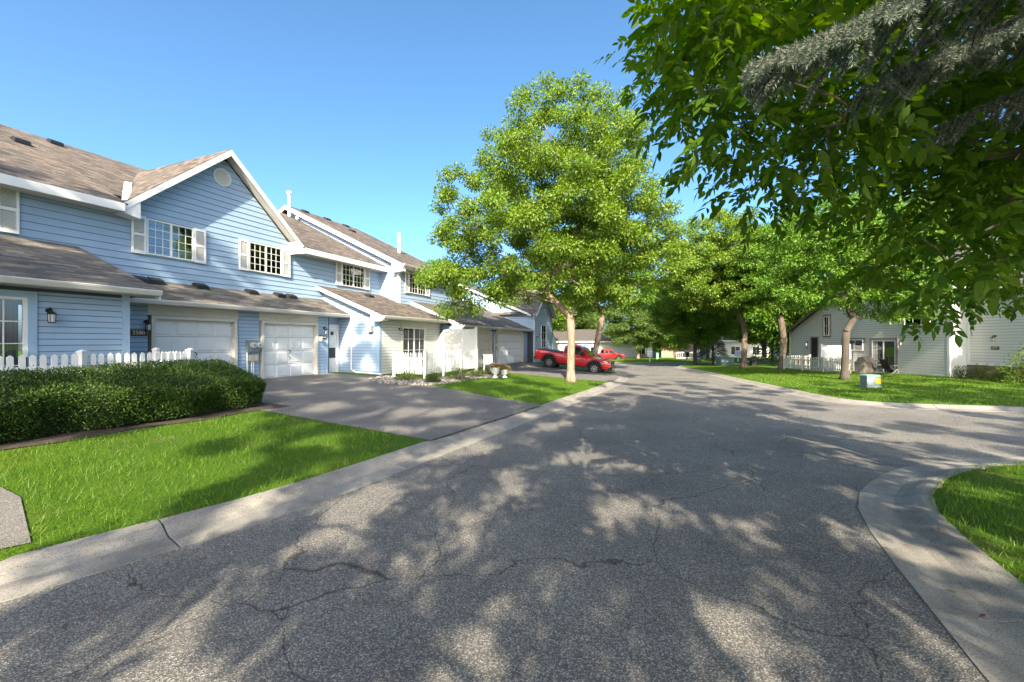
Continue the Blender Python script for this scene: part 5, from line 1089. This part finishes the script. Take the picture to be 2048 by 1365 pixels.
# ------------------------------------------------------------------ far houses
def far_house(label, x, y, w_, d, h, rz, wins, garage=None, brick=None):
    z = float(base_z(y)); r = thing('townhouse', label, 'house', (x, y, z), rz, 'houses across the cross street')
    MB().box(-w_ / 2, w_ / 2, 0, d, -.3, h).prism([(-w_ / 2, 0, h), (-w_ / 2, d, h), (-w_ / 2, d / 2, h + d * .22)], (w_, 0, 0)).build('wall', M['far_wall'], r)
    hh = d * .24
    for a, b_ in (((-.5, h - .1), (d / 2, h + hh)), ((d + .5, h - .1), (d / 2, h + hh))): MB().prism([(-w_ / 2 - .4, a[0], a[1]), (-w_ / 2 - .4, b_[0], b_[1]), (-w_ / 2 - .4, b_[0], b_[1] + .15), (-w_ / 2 - .4, a[0], a[1] + .15)], (w_ + .8, 0, 0)).build('roof', M['shingle_grey'], r)
    MB().box(-w_ / 2 - .4, w_ / 2 + .4, -.55, -.48, h - .25, h).build('fascia', M['white_trim'], r)
    for x0, x1, z0, z1 in wins:
        f = MB().box(x0 - .1, x1 + .1, -.05, -.01, z0 - .1, z0).box(x0 - .1, x1 + .1, -.05, -.01, z1, z1 + .1).box(x0 - .1, x0, -.05, -.01, z0, z1).box(x1, x1 + .1, -.05, -.01, z0, z1).box((x0 + x1) / 2 - .03, (x0 + x1) / 2 + .03, -.05, -.01, z0, z1).build('window', M['white_trim'], r); MB().box(x0, x1, -.03, -.012, z0, z1).build('pane', M['car_glass'], f)
    if garage: g = MB().box(garage[0], garage[1], -.04, -.01, 0, 2.2).build('garage_door', M['garage_white'], r); [MB().box(garage[0] + .05, garage[1] - .05, -.06, -.04, .06 + k * .54, .54 + k * .54).build('panel', M['white_vinyl'], g) for k in range(4)]
    if brick: MB().box(brick[0], brick[1], -.07, -.01, -.1, brick[2]).build('brick_veneer', M['far_brick'], r)
far_house('cream house with white garage door behind the second red pickup', 17.5, 80, 18, 9, 3.4, R(4), [(-6, -4.4, 1.0, 2.3), (6.2, 7.6, 1.0, 2.3), (-2.8, -1.4, 1.0, 2.3)], (1.0, 5.2), (5.9, 9, 1.0))
far_house('brown brick and cream house beyond the white mailboxes', 39, 82, 20, 9, 3.6, R(-4), [(-7.5, -6, .9, 2.5), (-2.5, -1.1, .2, 2.5), (3, 4.6, .9, 2.4), (7, 8.2, .9, 2.4)], None, (-9.9, -3.2, 2.6))
far_house('pale house seen between the trunks left of the grey house', 66, 84, 20, 9, 3.4, R(-12), [(-7, -5.6, .9, 2.3), (-1, .4, .9, 2.3), (5, 6.4, .9, 2.3)])
lf = thing('lattice_fence', 'low white lattice fence on the far lawn beyond the mailboxes', 'fence', on_ground(29.5, 70), R(-5))
for k in range(16): MB().box(-2.4 + k * .3, -2.36 + k * .3, 0, .03, 0, 1.1).build('slat', M['white_vinyl'], lf)
MB().box(-2.45, 2.2, -.02, .0, 1.0, 1.1).build('rail', M['white_vinyl'], lf); MB().box(-2.45, 2.2, -.02, .0, .1, .2).build('rail', M['white_vinyl'], lf)

# ------------------------------------------------------------------ grass and litter
def grass():
    segs = [((-16, -2), (2.5, 16), 2400, .075, .0075, 120000), ((-8, 9), (10, 27), 380, .06, .018, 60000), ((2.5, 12), (.5, 7.2), 2600, .07, .0075, 60000), ((9, 26), (11, 48), 190, .055, .03, 90000), ((10, 40), (55, 66), 30, .12, .08, 20000)]
    V = []
    blds = [uwp([(-8, LPW), (6.1, LPW), (6.1, 14.8), (31.9, 11.2), (37, 11.2), (37, 30), (-8, 30)]), uwp([(-6, 9.2), (7.9, 9.2), (7.9, 30), (-6, 30)])]
    for (x0, x1), (y0, y1), dens, hh, ww, cap in segs:
        n = min(cap, int((x1 - x0) * (y1 - y0) * dens)); x = rng.uniform(x0, x1, n); y = rng.uniform(y0, y1, n)
        t = x / np.maximum(y, .1); ok = (np.abs(t) < 1.32) & ~inside(ROAD, x, y) & (dist(ROAD, x, y) > .60)
        for poly in (DRIVE_A, DRIVE_C, DRIVE_N, ROCKS, *blds): ok &= ~inside(poly, x, y)
        for poly in (DRIVE_A, DRIVE_C): ok &= ~((dist(poly, x, y) < .1) & (dist(ROAD, x, y) < .9))
        ok &= ~((x > 23.3) & (y < 37))
        x, y = x[ok], y[ok]; n = len(x); z = height(x, y); a = rng.random(n) * 6.283; h_ = hh * rng.uniform(.5, 1.3, n) * (.75 + .5 * (np.sin(x * 1.9) * np.sin(y * 1.6) * .5 + .5)); lx, ly = rng.normal(size=n) * hh * .55, rng.normal(size=n) * hh * .55
        wd = ww * rng.uniform(.6, 1.3, n); cx, cy = np.cos(a) * wd * .5, np.sin(a) * wd * .5
        V.append(np.stack([np.stack([x - cx, y - cy, z - .01], 1), np.stack([x + cx, y + cy, z - .01], 1), np.stack([x + lx, y + ly, z + h_], 1)], 1).reshape(-1, 3))
    V = np.concatenate(V); tag(link('grass', raw_mesh('grass', V, len(V) // 3, 3, 'grass_blade')), 'mown green grass blades covering the lawns', 'grass', kind='stuff')
grass()
def litter():
    n = 900; x = rng.uniform(-6, 8, n); y = rng.uniform(2.2, 16, n); edge = dist(ROAD, x, y) < .8; ok = (edge & (rng.random(n) < .8)) | (rng.random(n) < .07); x, y = x[ok], y[ok]
    ins = inside(ROAD, x, y); z = np.where(ins, base_z(y) + .008, height(x, y) + .03); P = np.stack([x, y, z], 1); n = len(P); D = rand_dir(n); D[:, 2] *= .15
    tag(link('fallen_leaves', leaf_mesh('fallen_leaves', P, D, rand_dir(n) * .3 + [0, 0, 1], rng.uniform(.03, .07, (n, 1)), .022, 'leaf_flower')), 'dry fallen leaves scattered along the curb and grass', 'leaves', kind='stuff')
litter()
